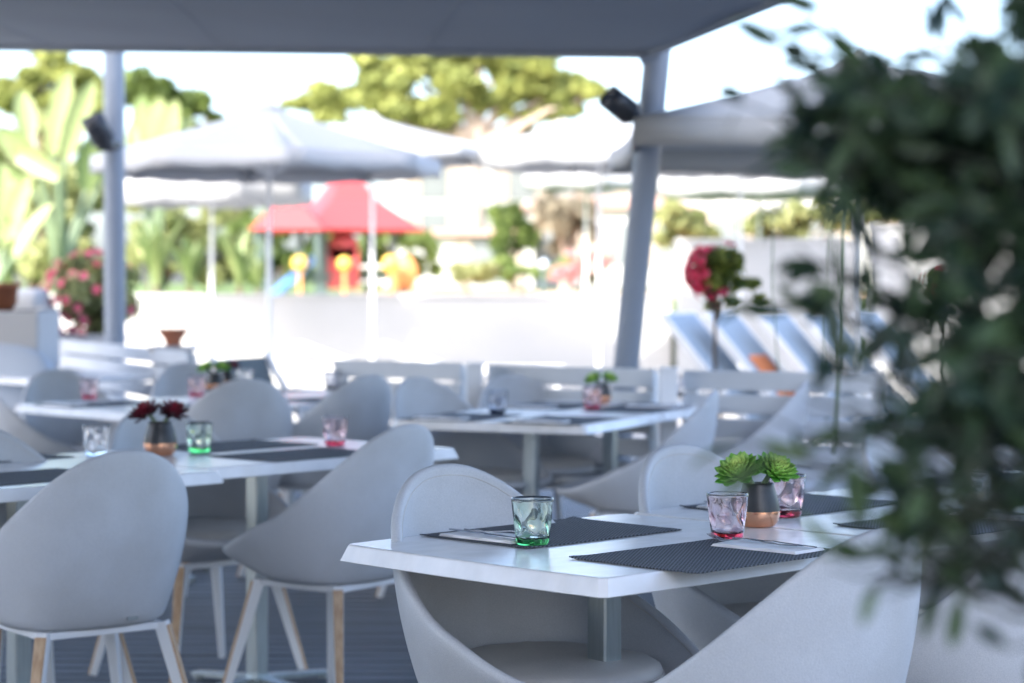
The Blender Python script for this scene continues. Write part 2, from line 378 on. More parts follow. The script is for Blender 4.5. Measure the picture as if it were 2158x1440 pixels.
# ================================================================== CHAIR
def make_chair():
    t = empty('shell_chair', (0, 0, 0))
    N = 72; TH = .022
    def rimp(ph):
        c = math.cos(ph); sn = math.sin(ph); e = .84 if c < 0 else .88
        x = .290 * math.copysign(abs(sn) ** e, sn); x *= (1 - .05 * max(0, c))
        y_ = .015 - .315 * (math.copysign(abs(c) ** e, c))
        tt = (1 + c) / 2
        z = .458 + .392 * tt ** 1.8
        return Vector((x, y_, z))
    def botp(ph):
        c, s_ = math.cos(ph), math.sin(ph); e = .78
        return Vector((.218 * math.copysign(abs(s_) ** e, s_), -.008 - .188 * math.copysign(abs(c) ** e, c), .400))
    outer = []; inner = []
    K = 14
    m = MB(); cols = []
    for k in range(N):
        ph = 2 * PI * k / N
        a, b = botp(ph), rimp(ph)
        prof = [a * .0 + Vector((0, 0, .392)), Vector((a.x * .6, a.y * .6, .392)), Vector((a.x * .93, a.y * .93, .394))]
        H = b.z - a.z
        bulge = .0 if H < .1 else min(1, (H - .1) / .25)
        for i in range(K + 1):
            s_ = i / K
            g = 1 - (1 - s_) ** (1.25 + .55 * bulge)
            if i == 0: prof.append(Vector((a.x, a.y, a.z + .006))); continue
            xy = a.lerp(b, g); prof.append(Vector((xy.x, xy.y, a.z + H * s_)))
        outer.append(prof)
    # inner: offset toward the axis
    for k in range(N):
        pr = outer[k][3:]; n_ = len(pr); ins = []
        for i in range(n_):
            t0 = (pr[min(i + 1, n_ - 1)] - pr[max(i - 1, 0)]).normalized()
            tang = (outer[(k + 1) % N][3 + i] - outer[k - 1][3 + i]).normalized()
            nn = t0.cross(tang)
            c = Vector((0, 0, pr[i].z)) - pr[i]
            if nn.dot(c) < 0: nn.negate()
            if i == 0: nn = Vector((c.x, c.y, 0)).normalized() * .9 + Vector((0, 0, .7))
            ins.append(pr[i] + nn.normalized() * TH)
        cols.append((outer[k], ins))
    rows_ = []
    for k in range(N):
        o_, i_ = cols[k]
        e0 = o_[-1]; e1 = i_[-1]; mid = (e0 + e1) / 2; ax = (e0 - e1) / 2
        up = (o_[-1] - o_[-2]).normalized(); r_ = ax.length
        capp = [mid + ax * math.cos(a_) * 1.0 + up * r_ * 1.1 * math.sin(a_) for a_ in (PI * .17, PI * .34, PI * .5, PI * .66, PI * .83)]
        prof = o_ + capp + list(reversed(i_)) + [Vector((i_[0].x * .5, i_[0].y * .5, .42)), Vector((0, 0, .42))]
        rows_.append(prof)
    L = len(rows_[0]); m.grid([[rows_[k][j] for k in range(N)] for j in range(L)], closed_u=True)
    sh = recalc(m.build('shell', MT['shell'], t))
    # stitched seam line around the inner edge
    m = MB(); pts = []
    for k in range(N + 1):
        o_, i_ = cols[k % N]; p = i_[-1].lerp(i_[-2], .35); q = Vector((0, 0, p.z)) - p; pts.append(p + q.normalized() * .0002)
    m.tube(pts, .0009, 6, cap=False); m.build('seam', MT['cushion'], sh)
    # cushion
    m = MB(); rings = []
    n2 = 56
    for (f, z) in ((.0, .445), (.85, .445), (.97, .450), (1.0, .462), (1.0, .474), (.975, .486), (.93, .4925), (.8, .498), (.5, .502), (.0, .503)):
        ring = []
        for k in range(n2):
            a_ = 2 * PI * k / n2; c, s_ = math.cos(a_), math.sin(a_); e = .8
            zz = z + (.0015 * math.sin(a_ * 14) if .9 < f < 1 else 0)
            ring.append(Vector((.218 * f * math.copysign(abs(c) ** e, c), .012 + .215 * f * math.copysign(abs(s_) ** e, s_), zz)))
        rings.append(ring)
    m.grid(rings, closed_u=True); cu = recalc(m.build('seat_cushion', MT['cushion'], t))
    m = MB(); pts = [Vector((.2195 * math.copysign(abs(math.cos(a_)) ** .8, math.cos(a_)), .012 + .2165 * math.copysign(abs(math.sin(a_)) ** .8, math.sin(a_)), .468)) for a_ in [2 * PI * k / 56 for k in range(57)]]
    m.tube(pts, .002, 6, cap=False); m.build('piping', MT['cushion'], cu)
    # frame under the shell
    m = MB(); pts = []
    for (x, y_) in ((-.168, -.158), (.168, -.158), (.168, .150), (-.168, .150)): pts.append(Vector((x * 1.0, y_ * 1.0, .383)))
    for i in range(4): 
        a_, b_ = pts[i], pts[(i + 1) % 4]; dd = (b_ - a_).normalized() * .02
        m.bar(a_ - dd * .0, b_ + dd * .0, .018, .018)
    m.bar((-.16, 0, .383), (.16, 0, .383), .03, .014)
    m.build('seat_frame', MT['white_metal'], t)
    for sx in (-1, 1):
        for sy in (-1, 1):
            a_ = Vector((sx * .168, -.004 + sy * .154, .391)); b_ = Vector((sx * .252, -.004 + sy * .235, 0))
            out = Vector((sx, sy, 0)).normalized()
            m = MB(); m.bar(a_, b_, .034, .036, .020, .022, up=out, bev=.1); lg = m.build('leg', MT['white_metal'], t)
            m = MB(); o1 = out * .0195; o2 = out * .0125
            m.bar(a_ + o1 - Vector((0, 0, .006)), b_ + o2 + Vector((0, 0, .004)), .031, .010, .018, .007, up=out, bev=.2); m.build('wood_inlay', MT['oak'], lg)
            m = MB(); m.tube([b_ + Vector((0, 0, -.0)), b_ + Vector((0, 0, .004))], .011, 10); m.build('foot_cap', MT['lampblack'], lg)
    m = MB(); m.box((.06, -.19, .4165), (.03, .004, .008)); lb = m.build('maker_tag', MT['steel'], t); lb.location.y -= .016
    return t
chair0 = make_chair(); chair_used = [False]
def chair(u, v, face, label, group, ztop=.865, s=1.03):
    """u,v: photo pixel of the highest point of the back; face: heading the sitter looks towards, degrees from +X"""
    p = G(u, v, ztop); f = Vector((math.cos(R(face)), math.sin(R(face)), 0))
    c = p + f * .29
    if not chair_used[0]: o = chair0; chair_used[0] = True
    else: o = copy_tree(chair0)
    o.location = (c.x, c.y, 0); o.rotation_euler = (0, 0, R(face - 90)); o.scale = (s, s, s)
    tag(o, label, 'chair', group); return o
GA = 'shell chairs round the sharp front table row'; GB = 'shell chairs round the left middle table row'
GC = 'shell chairs round the right middle table row'; GD = 'shell chairs round the far left table row'
A_ANG = 44.5
chair(938, 1001, A_ANG - 90, 'sharp pale shell chair tucked under the front table behind the green tumbler', GA)
chair(1428, 957, A_ANG - 90, 'pale shell chair behind the potted green succulents', GA)
chair(1862, 1116, A_ANG + 90, 'big grey shell chair nearest the camera, its back in front of the pink tumbler', GA, .86, 1.0)
chair(2335, 1045, A_ANG + 90, 'grey shell chair cut off by the bottom right corner', GA)
chair(1860, 905, A_ANG - 84, 'shell chair hidden behind the foliage at the far side of the front row', GA)
chair(268, 937, 127, 'large grey shell chair seen from behind at the lower left', GB, .868, .99)
chair(862, 903, 144, 'grey shell chair in left centre seen from behind turned to the left', GB, .85, 1)
chair(318, 866, -48, 'pale shell chair behind the dark red succulents', GB, .85, 1)
chair(-66, 905, -45, 'pale shell chair whose back top just enters at the left edge', GB, .85, 1)
chair(520, 806, 118, 'grey shell chair behind the green tumbler of the left middle table, back to camera', GB, .872, 1.03)
chair(778, 796, 140, 'dark grey shell chair behind the pink tumbler, back to camera', GB, .875, 1.03)
chair(878, 809, -42, 'pale shell chair at the left end of the right middle table', GC, .86, 1.03)
chair(1508, 829, 168, 'side view shell chair with long sweeping rim at right of the right middle table', GC, .85, 1)
chair(1702, 808, 168, 'shell chair next behind the side view one, partly behind foliage', GC, .85, 1)
chair(1075, 795, -60, 'pale shell chair between the right middle table and the slatted bench', GC, .85, 1)
chair(115, 783, -50, 'beige lit shell chair behind the far left table', GD, .85, 1)
chair(392, 768, -60, 'small white shell chair back in front of the left slatted bench', GD, .85, 1)
chair(-45, 800, 20, 'dark shell chair cut by the left edge at the far table', GD, .85, 1)

# ================================================================== TABLES
def d_of(a): return Vector((math.cos(R(a)), math.sin(R(a)), 0))
def table(corner, ang, lx, ly, label, group, legoff=(0, 0)):
    """corner: nearest corner of the top; ang: heading of the long side; the top spreads lx along it and ly to its left"""
    d1 = d_of(ang); dn = d_of(ang + 90)
    c = Vector((corner[0], corner[1], 0)) + d1 * lx / 2 + dn * ly / 2
    t = empty('pedestal_table', c, R(ang)); tag(t, label, 'table', group)
    def outline(s, z):
        pts = []; hx, hy = lx / 2 - s, ly / 2 - s; n = 14; bow = .009; cr = .012
        cs = [(-hx, -hy), (hx, -hy), (hx, hy), (-hx, hy)]
        for i in range(4):
            a_, b_ = Vector(cs[i]), Vector(cs[(i + 1) % 4]); dd = (b_ - a_); L_ = dd.length; dd.normalize(); nn = Vector((dd.y, -dd.x))
            for k in range(n + 1):
                tt = cr + (L_ - 2 * cr) * k / n; s_ = tt / L_
                q = a_ + dd * tt + nn * (bow * (4 * s_ * (1 - s_)) - bow * .0)
                pts.append(Vector((q.x, q.y, z)))
        return pts
    m = MB(); rr = [outline(.03, .7155), outline(.002, .7155), outline(0, .7175), outline(.011, .7465), outline(.0125, .749), outline(.0155, .75)]
    m.grid(rr, closed_u=True, smooth=False); n_ = len(rr[0]); m.add(rr[-1], [tuple(range(n_))]); m.add(rr[0], [tuple(reversed(range(n_)))])
    m.build('tabletop', MT['top'], t)
    lo = Vector((legoff[0], legoff[1], 0))
    m = MB(); m.bar(Vector((0, 0, .045)) + lo, Vector((0, 0, .713)) + lo, .052, .052, bev=.08); m.bar(Vector((-.14, 0, .706)) + lo, Vector((.14, 0, .706)) + lo, .05, .012); m.build('pedestal', MT['steel'], t)
    m = MB()
    for a_ in (0, 90, 180, 270):
        e = Matrix.Rotation(R(a_), 3, 'Z') @ Vector((.30, 0, 0)); m.bar(lo + e.normalized() * .026 + Vector((0, 0, .035)), lo + e + Vector((0, 0, .018)), .05, .022, .045, .014)
        m.tube([lo + e * .95, lo + e * .95 + Vector((0, 0, .014))], .018, 12)
    m.box(lo + Vector((0, 0, .028)), (.09, .09, .034)); m.build('cross_base', MT['steel'], t)
    return c, d1, dn
GT = 'white topped pedestal tables'
ca = G(1272, 1222); AL, AW = .852, .735
dA = d_of(A_ANG)
table(ca, A_ANG, AL, AW, 'sharp white table in front with green and pink tumblers', GT, (-.03, -.0))
table(ca + dA * (AL + .004), A_ANG, AL, AW, 'white table continuing the front row behind the succulents', GT)
table(ca + dA * (2 * AL + .01), A_ANG, AL, AW, 'white table at the far end of the front row behind foliage', GT)
B_ANG = 47.5
cbR = G(972, 944); dB = d_of(B_ANG)
cb = cbR - dB * 1.06
table(cb, B_ANG, 1.06, .76, 'long white table with the pink tumbler in the left middle', GT)
cb2 = G(480, 992) - dB * .86
table(cb2, B_ANG, .855, .76, 'white table with dark red succulents at the left edge', GT)
C_ANG = 66
cc = G(1237, 897)
table(cc, C_ANG, .85, .82, 'white table in the right middle with blue tumbler', GT, (-.0, .0))
table(cc + d_of(C_ANG) * .855, C_ANG, .85, .82, 'white table joined behind the right middle table by the slatted bench', GT)
D_ANG = 43
cd_ = G(267, 871)
table(cd_, D_ANG, .86, .92, 'white table at far left with a pink tumbler near its left end', GT)
table(cd_ + d_of(D_ANG) * .865, D_ANG, .86, .92, 'white table joined right of the far left table', GT)
table(G(60, 800), 43, .86, .8, 'white table cut off by the left edge beside the sofa', GT)

# ================================================================== TABLEWARE
def placemat(c, ang, label, lx=.462, ly=.318):
    m = MB(); nx, ny = 30, 22; r_ = random.Random(int(abs(c.x) * 1000) + 5)
    ph = r_.random() * 6
    def pt(i, j, top):
        x = (i / nx - .5) * lx; y_ = (j / ny - .5) * ly
        ex = .0008 * math.sin(y_ * 400 + ph) * (abs(i / nx - .5) > .49); ey = .0006 * math.sin(x * 420 + ph) * (abs(j / ny - .5) > .49)
        e = max(abs(i / nx - .5), 0) * 2; g = max(abs(j / ny - .5), 0) * 2
        z = .0004 + .0035 * (e ** 8) * (g ** 8) * (.5 + .5 * math.sin(ph + i + j)) + (.0022 if top else 0)
        return Vector((x + ex, y_ + ey, z))
    rt = [[pt(i, j, True) for i in range(nx + 1)] for j in range(ny + 1)]; rb = [[pt(i, j, False) for i in range(nx + 1)] for j in range(ny + 1)]
    m.grid(rt, smooth=True); m.grid([list(reversed(r2)) for r2 in rb])
    for a_, b_ in ((rt[0], rb[0]), (rb[-1], rt[-1])): m.grid([b_, a_], smooth=False)
    m.grid([[r2[0] for r2 in rt], [r2[0] for r2 in rb]], smooth=False); m.grid([[r2[-1] for r2 in rb], [r2[-1] for r2 in rt]], smooth=False)
    o = m.build('placemat', MT['mat'], loc=(c.x, c.y, .7505), rz=R(ang)); tag(o, label, 'placemat', 'dark woven placemats'); return o

def make_glass(matg):
    m = MB(); n = 48; H = .094
    def ro(z): return .0315 + (.0432 - .0315) * (z / H) ** .85
    rings = []
    # outside smooth, inside with diamond dents
    for i in range(15):
        z = H * i / 14; r_ = ro(z) - (.0022 if i == 0 else 0)
        rings.append([Vector((r_ * math.cos(2 * PI * k / n), r_ * math.sin(2 * PI * k / n), z)) for k in range(n)])
    rt = ro(H); rings.append([Vector(((rt - .0009) * math.cos(2 * PI * k / n), (rt - .0009) * math.sin(2 * PI * k / n), H + .0007)) for k in range(n)])
    M_ = 18
    for i in range(M_ + 1):
        z = H - (H - .0165) * i / M_; ring = []
        for k in range(n):
            a_ = 2 * PI * k / n
            w_ = math.sin(min(1, (H - z) / (H * .35)) * PI / 2) if z > .02 else .6
            if z > H * .86: w_ *= max(0, (H - z) / (H * .14)) * .5
            f1 = .5 + .5 * math.sin(a_ * 6 + z * 95 + .8 * math.sin(z * 140)); f2 = .5 + .5 * math.sin(a_ * 6 - z * 70 + 1.3)
            dd = .0019 + .0030 * w_ * (f1 * f2) ** .7 + .0009 * w_ * math.sin(3 * a_ + z * 90)
            r_ = ro(z) - dd
            ring.append(Vector((r_ * math.cos(a_), r_ * math.sin(a_), z)))
        rings.append(ring)
    rings.append([Vector((q.x * .7, q.y * .7, .0145)) for q in rings[-1]])
    m.grid(rings, closed_u=True); b0 = len(rings[-1])
    m.add(rings[-1], [tuple(range(b0))], smooth=True); m.add(rings[0], [tuple(reversed(range(b0)))])
    import bmesh
    o = recalc(m.build('tumbler', matg)); return o
gl0 = {}
def glass(u, v, kind, label, z=.7507):
    if kind not in gl0: o = make_glass(MT['g_' + kind]); gl0[kind] = o
    else: o = gl0[kind].copy(); COL.objects.link(o)
    p = G(u, v); o.location = (p.x, p.y, z); o.rotation_euler = (0, 0, (u * 7 % 6)); tag(o, label, 'tumbler', 'faceted glass tumblers'); return o

def rosette(m, c, tilt, rad, n, r_, red=False):
    """spiral of pointed boat shaped leaves"""
    Mx = Vector(tilt).normalized().to_track_quat('Z', 'Y').to_matrix(); ga = PI * (3 - 5 ** .5)
    for i in range(n):
        f = (i + .5) / n                    # 0 centre .. 1 outside
        a_ = i * ga + r_.uniform(-.08, .08); el = R(80 - 72 * f ** .9 + r_.uniform(-4, 4))
        L_ = rad * (.40 + .52 * f) * r_.uniform(.92, 1.06); W = L_ * (.50 if not red else .34)
        dirv = Vector((math.cos(a_) * math.cos(el), math.sin(a_) * math.cos(el), math.sin(el)))
        side = Vector((-math.sin(a_), math.cos(a_), 0)); nrm = dirv.cross(side); 
        if nrm.z < 0: nrm.negate()
        base = Vector((math.cos(a_), math.sin(a_), 0)) * rad * .10 * f + Vector((0, 0, rad * .12 * (1 - f)))
        prof = [(0, .25, 0), (.3, .7, -.02), (.6, 1.0, -.02), (.82, .74, .02), (1.0, .02, .09)]
        vs = []; th = W * .16
        for (s_, wd, cz) in prof:
            p = base + dirv * (L_ * s_) + nrm * (L_ * cz)
            h = W * wd / 2
            vs += [p - side * h + nrm * (.10 * W * wd), p - nrm * 0, p + side * h + nrm * (.10 * W * wd), p - nrm * (th * (wd + .1))]
        fs = []
        for j in range(4):
            b_ = j * 4; e = b_ + 4
            for (q0, q1) in ((0, 1), (1, 2), (2, 3), (3, 0)): fs.append((b_ + q0, b_ + q1, e + q1, e + q0))
        m.add([Vector(c) + Mx @ q for q in vs], fs, 0, True)
        tint = max(0, min(1, (1 - f) * .9 + r_.uniform(-.06, .06)))
        for j in range(5):
            tt = tint + .10 * j / 4 - (.12 if j < 2 else 0); m.col += [max(0, min(1, tt))] * 3 + [max(0, tt * .7)]
def potted(u, v, label, red=False, s=1, rz=0, rr=.060):
    p = G(u, v); t = empty('potted_succulent', (p.x, p.y, .7507), rz); tag(t, label, 'potted plant', 'succulents in dipped pots'); 
    prof = [(0, 0), (.030, 0), (.036, .003), (.0425, .012), (.0462, .026), (.0468, .034), (.0466, .038), (.0455, .050), (.0425, .066), (.0385, .082), (.0352, .094), (.0345, .102), (.0335, .1035), (.0315, .102), (.032, .09), (.037, .06)]
    mis = [1] * 6 + [0] * 9
    m = MB(); m.lathe([(a_ * s, b_ * s * .9) for a_, b_ in prof], 40, mis=mis); pt = m.build('pot', [MT['potblack'], MT['copper']], t)
    m = MB(); m.lathe([(0, .093 * s), (.0325 * s, .092 * s)], 24); m.build('soil', MT['soil'], pt)
    r_ = random.Random(int(u)); k = rr * s
    for (ox, oy, oz, tx, ty) in ((-.040, -.004, .112, -.42, -.55), (.036, -.006, .116, .34, -.6)):
        m = MB(); m.col = []; rosette(m, (ox * s, oy * s, oz * s), (tx, ty, 1), k, 78 if not red else 60, r_, red)
        m.build('rosette', MT['succred' if red else 'succ'], t); k *= .93
        m = MB(); m.tube([(ox * .3 * s, 0, .09 * s), (ox * .8 * s, oy * s, (oz + .004) * s)], .006 * s, 8); m.build('stem', MT['stalk'], t)
    return t

def napkin(c, ang, label):
    m = MB(); r_ = random.Random(int(abs(c.x * 999))); ph = r_.random() * 6
    for lay in range(3):
        nx, ny = 6, 16; ins = lay * .0012
        def zt(i, j): return .0035 + lay * .0021 + .0009 * math.sin(j * .9 + ph) * math.sin(i * .8 + lay)
        rt = [[Vector(((i / nx - .5) * (.098 - ins), (j / ny - .5) * (.205 - ins * 3), zt(i, j))) for i in range(nx + 1)] for j in range(ny + 1)]
        rb = [[q - Vector((0, 0, .0019)) for q in r2] for r2 in rt]
        m.grid(rt); m.grid([list(reversed(r2)) for r2 in rb]); m.grid([rb[0], rt[0]]); m.grid([rt[-1], rb[-1]])
        m.grid([[r2[0] for r2 in rt], [r2[0] for r2 in rb]]); m.grid([[r2[-1] for r2 in rb], [r2[-1] for r2 in rt]])
    o = m.build('napkin', MT['napkin'], loc=(c.x, c.y, .7505), rz=R(ang)); tag(o, label, 'napkin', 'folded white napkins'); return o
def strip(m, pts, th=.0016):
    """pts: list of (y, halfwidth, z) -> a thin solid blade along y"""
    rows_ = [[Vector((-w_, y_, z)), Vector((-w_ * .6, y_, z + th)), Vector((w_ * .6, y_, z + th)), Vector((w_, y_, z)), Vector((0, y_, z - th * .5))] for (y_, w_, z) in pts]
    m.grid(rows_, closed_u=True); m.add(rows_[0], [(0, 1, 2, 3, 4)]); m.add(rows_[-1], [(4, 3, 2, 1, 0)])
def make_fork():
    m = MB()
    strip(m, [(-.10, .003, .004), (-.095, .0055, .003), (-.06, .0048, .002), (-.02, .003, .0045), (.02, .0028, .0085), (.04, .0045, .0075), (.052, .010, .0045), (.060, .0115, .003)])
    for k in range(4):
        x = -.0093 + k * .0062
        mm = MB(); strip(mm, [(.058, .0021, .003), (.07, .0018, .0022), (.085, .0016, .0045), (.098, .0012, .0105), (.103, .0006, .0135)], .0014)
        m.add([(q[0] + x, q[1], q[2]) for q in mm.v], mm.f, 0, True)
    return m.build('fork', MT['cutlery'])
def make_knife():
    m = MB()
    strip(m, [(-.11, .004, .002), (-.10, .0065, .002), (-.05, .006, .0022), (-.01, .0045, .003), (.0, .004, .003), (.01, .0075, .002), (.07, .009, .0015), (.095, .007, .0013), (.108, .0015, .0012)], .0022)
    return m.build('knife', MT['cutlery'])
proto = {}
def cutlery(kind, c, ang, label, z):
    if kind not in proto: o = proto[kind] = (make_fork if kind == 'fork' else make_knife)()
    else: o = proto[kind].copy(); COL.objects.link(o)
    o.location = (c.x, c.y, z); o.rotation_euler = (0, 0, R(ang)); tag(o, label, kind, 'steel %s on napkins' % ('forks' if kind == 'fork' else 'knives')); return o
def setting(matc, face, where, nap=True, mirror=1, noff=.15, mang=None):
    """one place: mat centred at matc, sitter looks along heading `face`"""
    placemat(matc, (face - 90) if mang is None else mang, 'dark grey woven placemat ' + where)
    if nap:
        f = d_of(face); rgt = d_of(face - 90)
        c = matc + rgt * noff * mirror + f * -.015
        napkin(c, face - 90 + 3, 'white folded napkin ' + where)
        z0 = .7505 + .0100
        cutlery('fork', c - rgt * .014 * mirror + f * .022, face - 90 + 9, 'steel fork ' + where, z0)
        cutlery('knife', c + rgt * .018 + f * .0, face - 90 - 3, 'steel knife ' + where, z0)
nA = d_of(A_ANG - 90)
L1 = G(885, 1130); L2 = G(1200, 1178); L3 = G(1433, 1070); L4 = G(1756, 1108)
def mc(L, a=dA, b=None): return L + a * .231 + (b if b is not None else nA) * .159
setting(mc(L1), A_ANG - 90, 'under the green tumbler at the left front table corner', noff=.165)
setting(mc(L2), A_ANG + 90, 'in front beside the pink tumbler, nearest the camera', noff=.150)
setting(mc(L3), A_ANG - 90, 'behind the potted green succulents', noff=.17)
setting(mc(L4), A_ANG + 90, 'on the front row under the foliage and clear tumbler', noff=.15)
placemat(mc(L3) + dA * .86, A_ANG, 'dark grey woven placemat at the far end of the front row')
glass(1122, 1150, 'green', 'sharp green tumbler at left on the front table')
glass(1533, 1138, 'pink', 'sharp pink tumbler in front of the black and copper pot')
glass(1658, 1090, 'pink', 'pink tumbler right behind the green succulents')
glass(2052, 1078, 'clear', 'clear tumbler at the right edge behind foliage')
potted(1598, 1110, 'bright green succulents in a black and copper pot, sharp on the front table', rz=R(4), rr=.063)
# row B
nB = d_of(B_ANG - 90)
setting(G(584, 975) + dB * .231 - nB * .159, B_ANG + 90, 'in left centre behind the turned grey chair', nap=False)
setting(G(670, 938) - dB * .231 - nB * .159, B_ANG - 90, 'between the green and pink tumblers, far side', nap=False)
setting(G(133, 962) - dB * .231 + nB * -.10, B_ANG - 90, 'at the left edge, far side of the left table', nap=False)
setting(G(112, 988) - dB * .231 + nB * .18, B_ANG + 90, 'at the left edge in front of the other mat', nap=False)
glass(420, 955, 'green', 'green tumbler beside the dark red succulents')
glass(706, 940, 'pink', 'pink tumbler above the left centre chair back')
glass(203, 962, 'clear', 'clear blue tumbler left of the dark red succulents')
potted(338, 960, 'dark red succulents in a black pot on the left middle table', red=True, s=1.1, rr=.056)
# row C
dC = d_of(C_ANG); nC = d_of(C_ANG + 90)
setting(cc + dC * .22 + nC * .20, C_ANG + 90 + 90 + 90, 'at the near corner of the right middle table', mang=C_ANG)
setting(cc + dC * .24 + nC * .63, C_ANG - 90, 'under the blue tumbler of the right middle table', mang=C_ANG)
setting(cc + dC * 1.05 + nC * .20, C_ANG + 90, 'at the right far end of the right middle tables', mang=C_ANG)
setting(cc + dC * 1.10 + nC * .62, C_ANG - 90, 'near the bench behind the pink tumbler and succulents', mang=C_ANG)
glass(1048, 872, 'blue', 'dark blue tumbler at left on the right middle table')
glass(1248, 862, 'pink', 'pink tumbler under the green succulents of the right middle table')
glass(1432, 836, 'blue', 'dark blue tumbler at right beside the slatted bench')
potted(1268, 850, 'blurred green succulents in a copper pot on the right middle table', s=.92, rr=.050)
# row D
dD = d_of(D_ANG); nD = d_of(D_ANG + 90)
setting(cd_ + dD * .25 + nD * .62, D_ANG - 90, 'at the far left under the pink tumbler', nap=True)
setting(cd_ + dD * .58 + nD * .2, D_ANG + 90, 'in the centre of the far left table', nap=False)
setting(cd_ + dD * 1.25 + nD * .25, D_ANG + 90, 'on the far right end of the far left tables', nap=False)
glass(188, 841, 'pink', 'pink tumbler alone on the far left table')
glass(414, 836, 'pink', 'pink tumbler left of the small mixed succulents')
glass(515, 818, 'clear', 'clear tumbler right of the small mixed succulents')
glass(700, 822, 'blue', 'blue tumbler on the far table near the pale post')
potted(452, 826, 'small green succulents in a dark pot on the far left tables', s=1.0, rr=.05)
potted(478, 816, 'small dark red succulents just right of the small green ones', red=True, s=.9, rr=.05)

# ================================================================== BENCHES
def bench(a_, b_, z_top, label, seat_side=1, posts=True):
    """slatted bench whose back runs from a_ to b_; seat on the camera side"""
    a_ = Vector((a_[0], a_[1], 0)); b_ = Vector((b_[0], b_[1], 0)); L_ = (b_ - a_).length; dd = (b_ - a_) / L_
    t = empty('slatted_bench', (a_ + b_) / 2, math.atan2(dd.y, dd.x)); tag(t, label, 'bench', 'pale slatted benches along the terrace edge')
    m = MB(); z = z_top
    k = 0
    while z > .48:
        m.bar((-L_ / 2 + .03, -.02 * k * .5, z - .045), (L_ / 2 - .03, -.02 * k * .5, z - .045), .022, .085, up=(0, 0, 1)); z -= .103; k += 1
    m.build('backrest', MT['slat'], t)
    m = MB()
    for k in range(4): m.bar((-L_ / 2 + .03, -.10 - k * .105, .43), (L_ / 2 - .03, -.10 - k * .105, .43), .09, .025)
    m.build('seat', MT['slat'], t)
    for sx in (-1, 1):
        m = MB(); x = sx * (L_ / 2 - .06)
        m.bar((x, .022, 0), (x, .03, z_top - .02), .05, .04); m.bar((x, -.40, 0), (x, -.40, .415), .05, .05); m.bar((x, -.41, .39), (x, .0, .39), .04, .04); m.build('leg_frame', MT['white_metal'], t)
    return t
pA = G(695, 757, .9); pB = G(985, 764, .9); pC = G(1018, 768, .9); pD = G(1392, 777, .9); pE = G(1428, 779, .9); pF = G(1880, 786, .9)
bench(pA, pB, .9, 'pale slatted bench left of the slim white post, behind the middle tables')
bench(pC, pD, .9, 'pale slatted bench in the centre right, in front of the leaning pole foot')
bench(pE, pF, .9, 'pale slatted bench on the right, partly behind foliage')
bench((2.05, 9.0), (2.0, 6.7), .9, 'pale slatted bench turned along the right side behind the foliage')
bench(G(122, 714, .9), G(402, 741, .9), .9, 'pale slatted bench at left below the upright pole')
def post(u, label, Y):
    x = (u - 1079) * Y / F; t = empty('bench_post', (x, Y, 0)); tag(t, label, 'post', 'slim white posts between the benches')
    m = MB(); m.bar((0, 0, 0), (0, 0, .90), .075, .075, bev=.06); m.build('shaft', MT['white_metal'], t)
    m = MB(); m.bar((0, 0, .90), (0, 0, .912), .085, .085); m.build('cap', MT['white_metal'], t)
post(1001, 'slim white post between two slatted benches behind the blue tumbler', pC.y - .12)
post(1408, 'slim white post between two slatted benches right of the leaning pole', pE.y - .06)

# small terracotta bowl on left bench corner pedestal
t = empty('planter_column', (G(352, 735, .9).x, 12.75, 0)); tag(t, 'white square planter column under the small terracotta bowl', 'column')
m = MB(); m.box((0, 0, .44), (.22, .22, .88)); bevel(m.build('shaft', MT['white'], t), .01)
m = MB(); m.box((0, 0, .895), (.26, .26, .03)); m.build('top_slab', MT['white'], t)
m = MB(); m.lathe([(0, 0), (.045, 0), (.05, .03), (.09, .085), (.095, .10), (.085, .10), (.04, .03), (0, .025)], 28)
tag(m.build('terracotta_bowl', MT['terracotta'], loc=(G(352, 735, .9).x, 12.75, .912)), 'small flared terracotta bowl standing right of the upright pole', 'bowl')

# left planter block, white wall and sofa
t = empty('planter_block', (-2.95, 12.6, 0)); tag(t, 'bluish white planter block at the left edge', 'planter')
x1 = (104 - 1079) * 12.6 / F; x0 = (-420 - 1079) * 12.6 / F
t.location.x = (x0 + x1) / 2
m = MB(); m.box((0, 0, .56), (x1 - x0, .6, 1.12)); bevel(m.build('box', MT['white'], t), .012)
m = MB(); m.box((0, 0, 1.115), (x1 - x0 - .1, .5, .02)); m.build('soil', MT['soil'], t)
sf = empty('outdoor_sofa', D(-190, 790, 12.0)); sf.location.z = 0; tag(sf, 'blue grey outdoor sofa against the planter block at the left edge', 'sofa')
def soft(name, c, size, mt, parent, rx=0):
    m = MB(); hx, hy, hz = [q / 2 for q in size]; rows_ = []
    n = 14
    for i in range(n + 1):
        th = -PI / 2 + PI * i / n; ring = []
        for k in range(36):
            a_ = 2 * PI * k / 36; e = .38
            cs = lambda q, ee: math.copysign(abs(q) ** ee, q)
            ring.append(Vector((hx * cs(math.cos(th), e) * cs(math.cos(a_), e), hy * cs(math.cos(th), e) * cs(math.sin(a_), e), hz * cs(math.sin(th), .6))))
        rows_.append(ring)
    m.grid(rows_, closed_u=True); o = m.build(name, mt, parent); o.location = c; o.rotation_euler = (rx, 0, 0); return o
soft('seat_cushion', (0, -.1, .36), (1.5, .75, .2), MT['sofa'], sf)
soft('back_cushion', (0, .27, .68), (1.5, .24, .52), MT['sofa'], sf, -.2)
soft('armrest', (.8, -.05, .45), (.2, .8, .5), MT['sofa'], sf)
m = MB(); m.box((0, -.05, .16), (1.7, .8, .16)); m.build('frame', MT['white_metal'], sf)
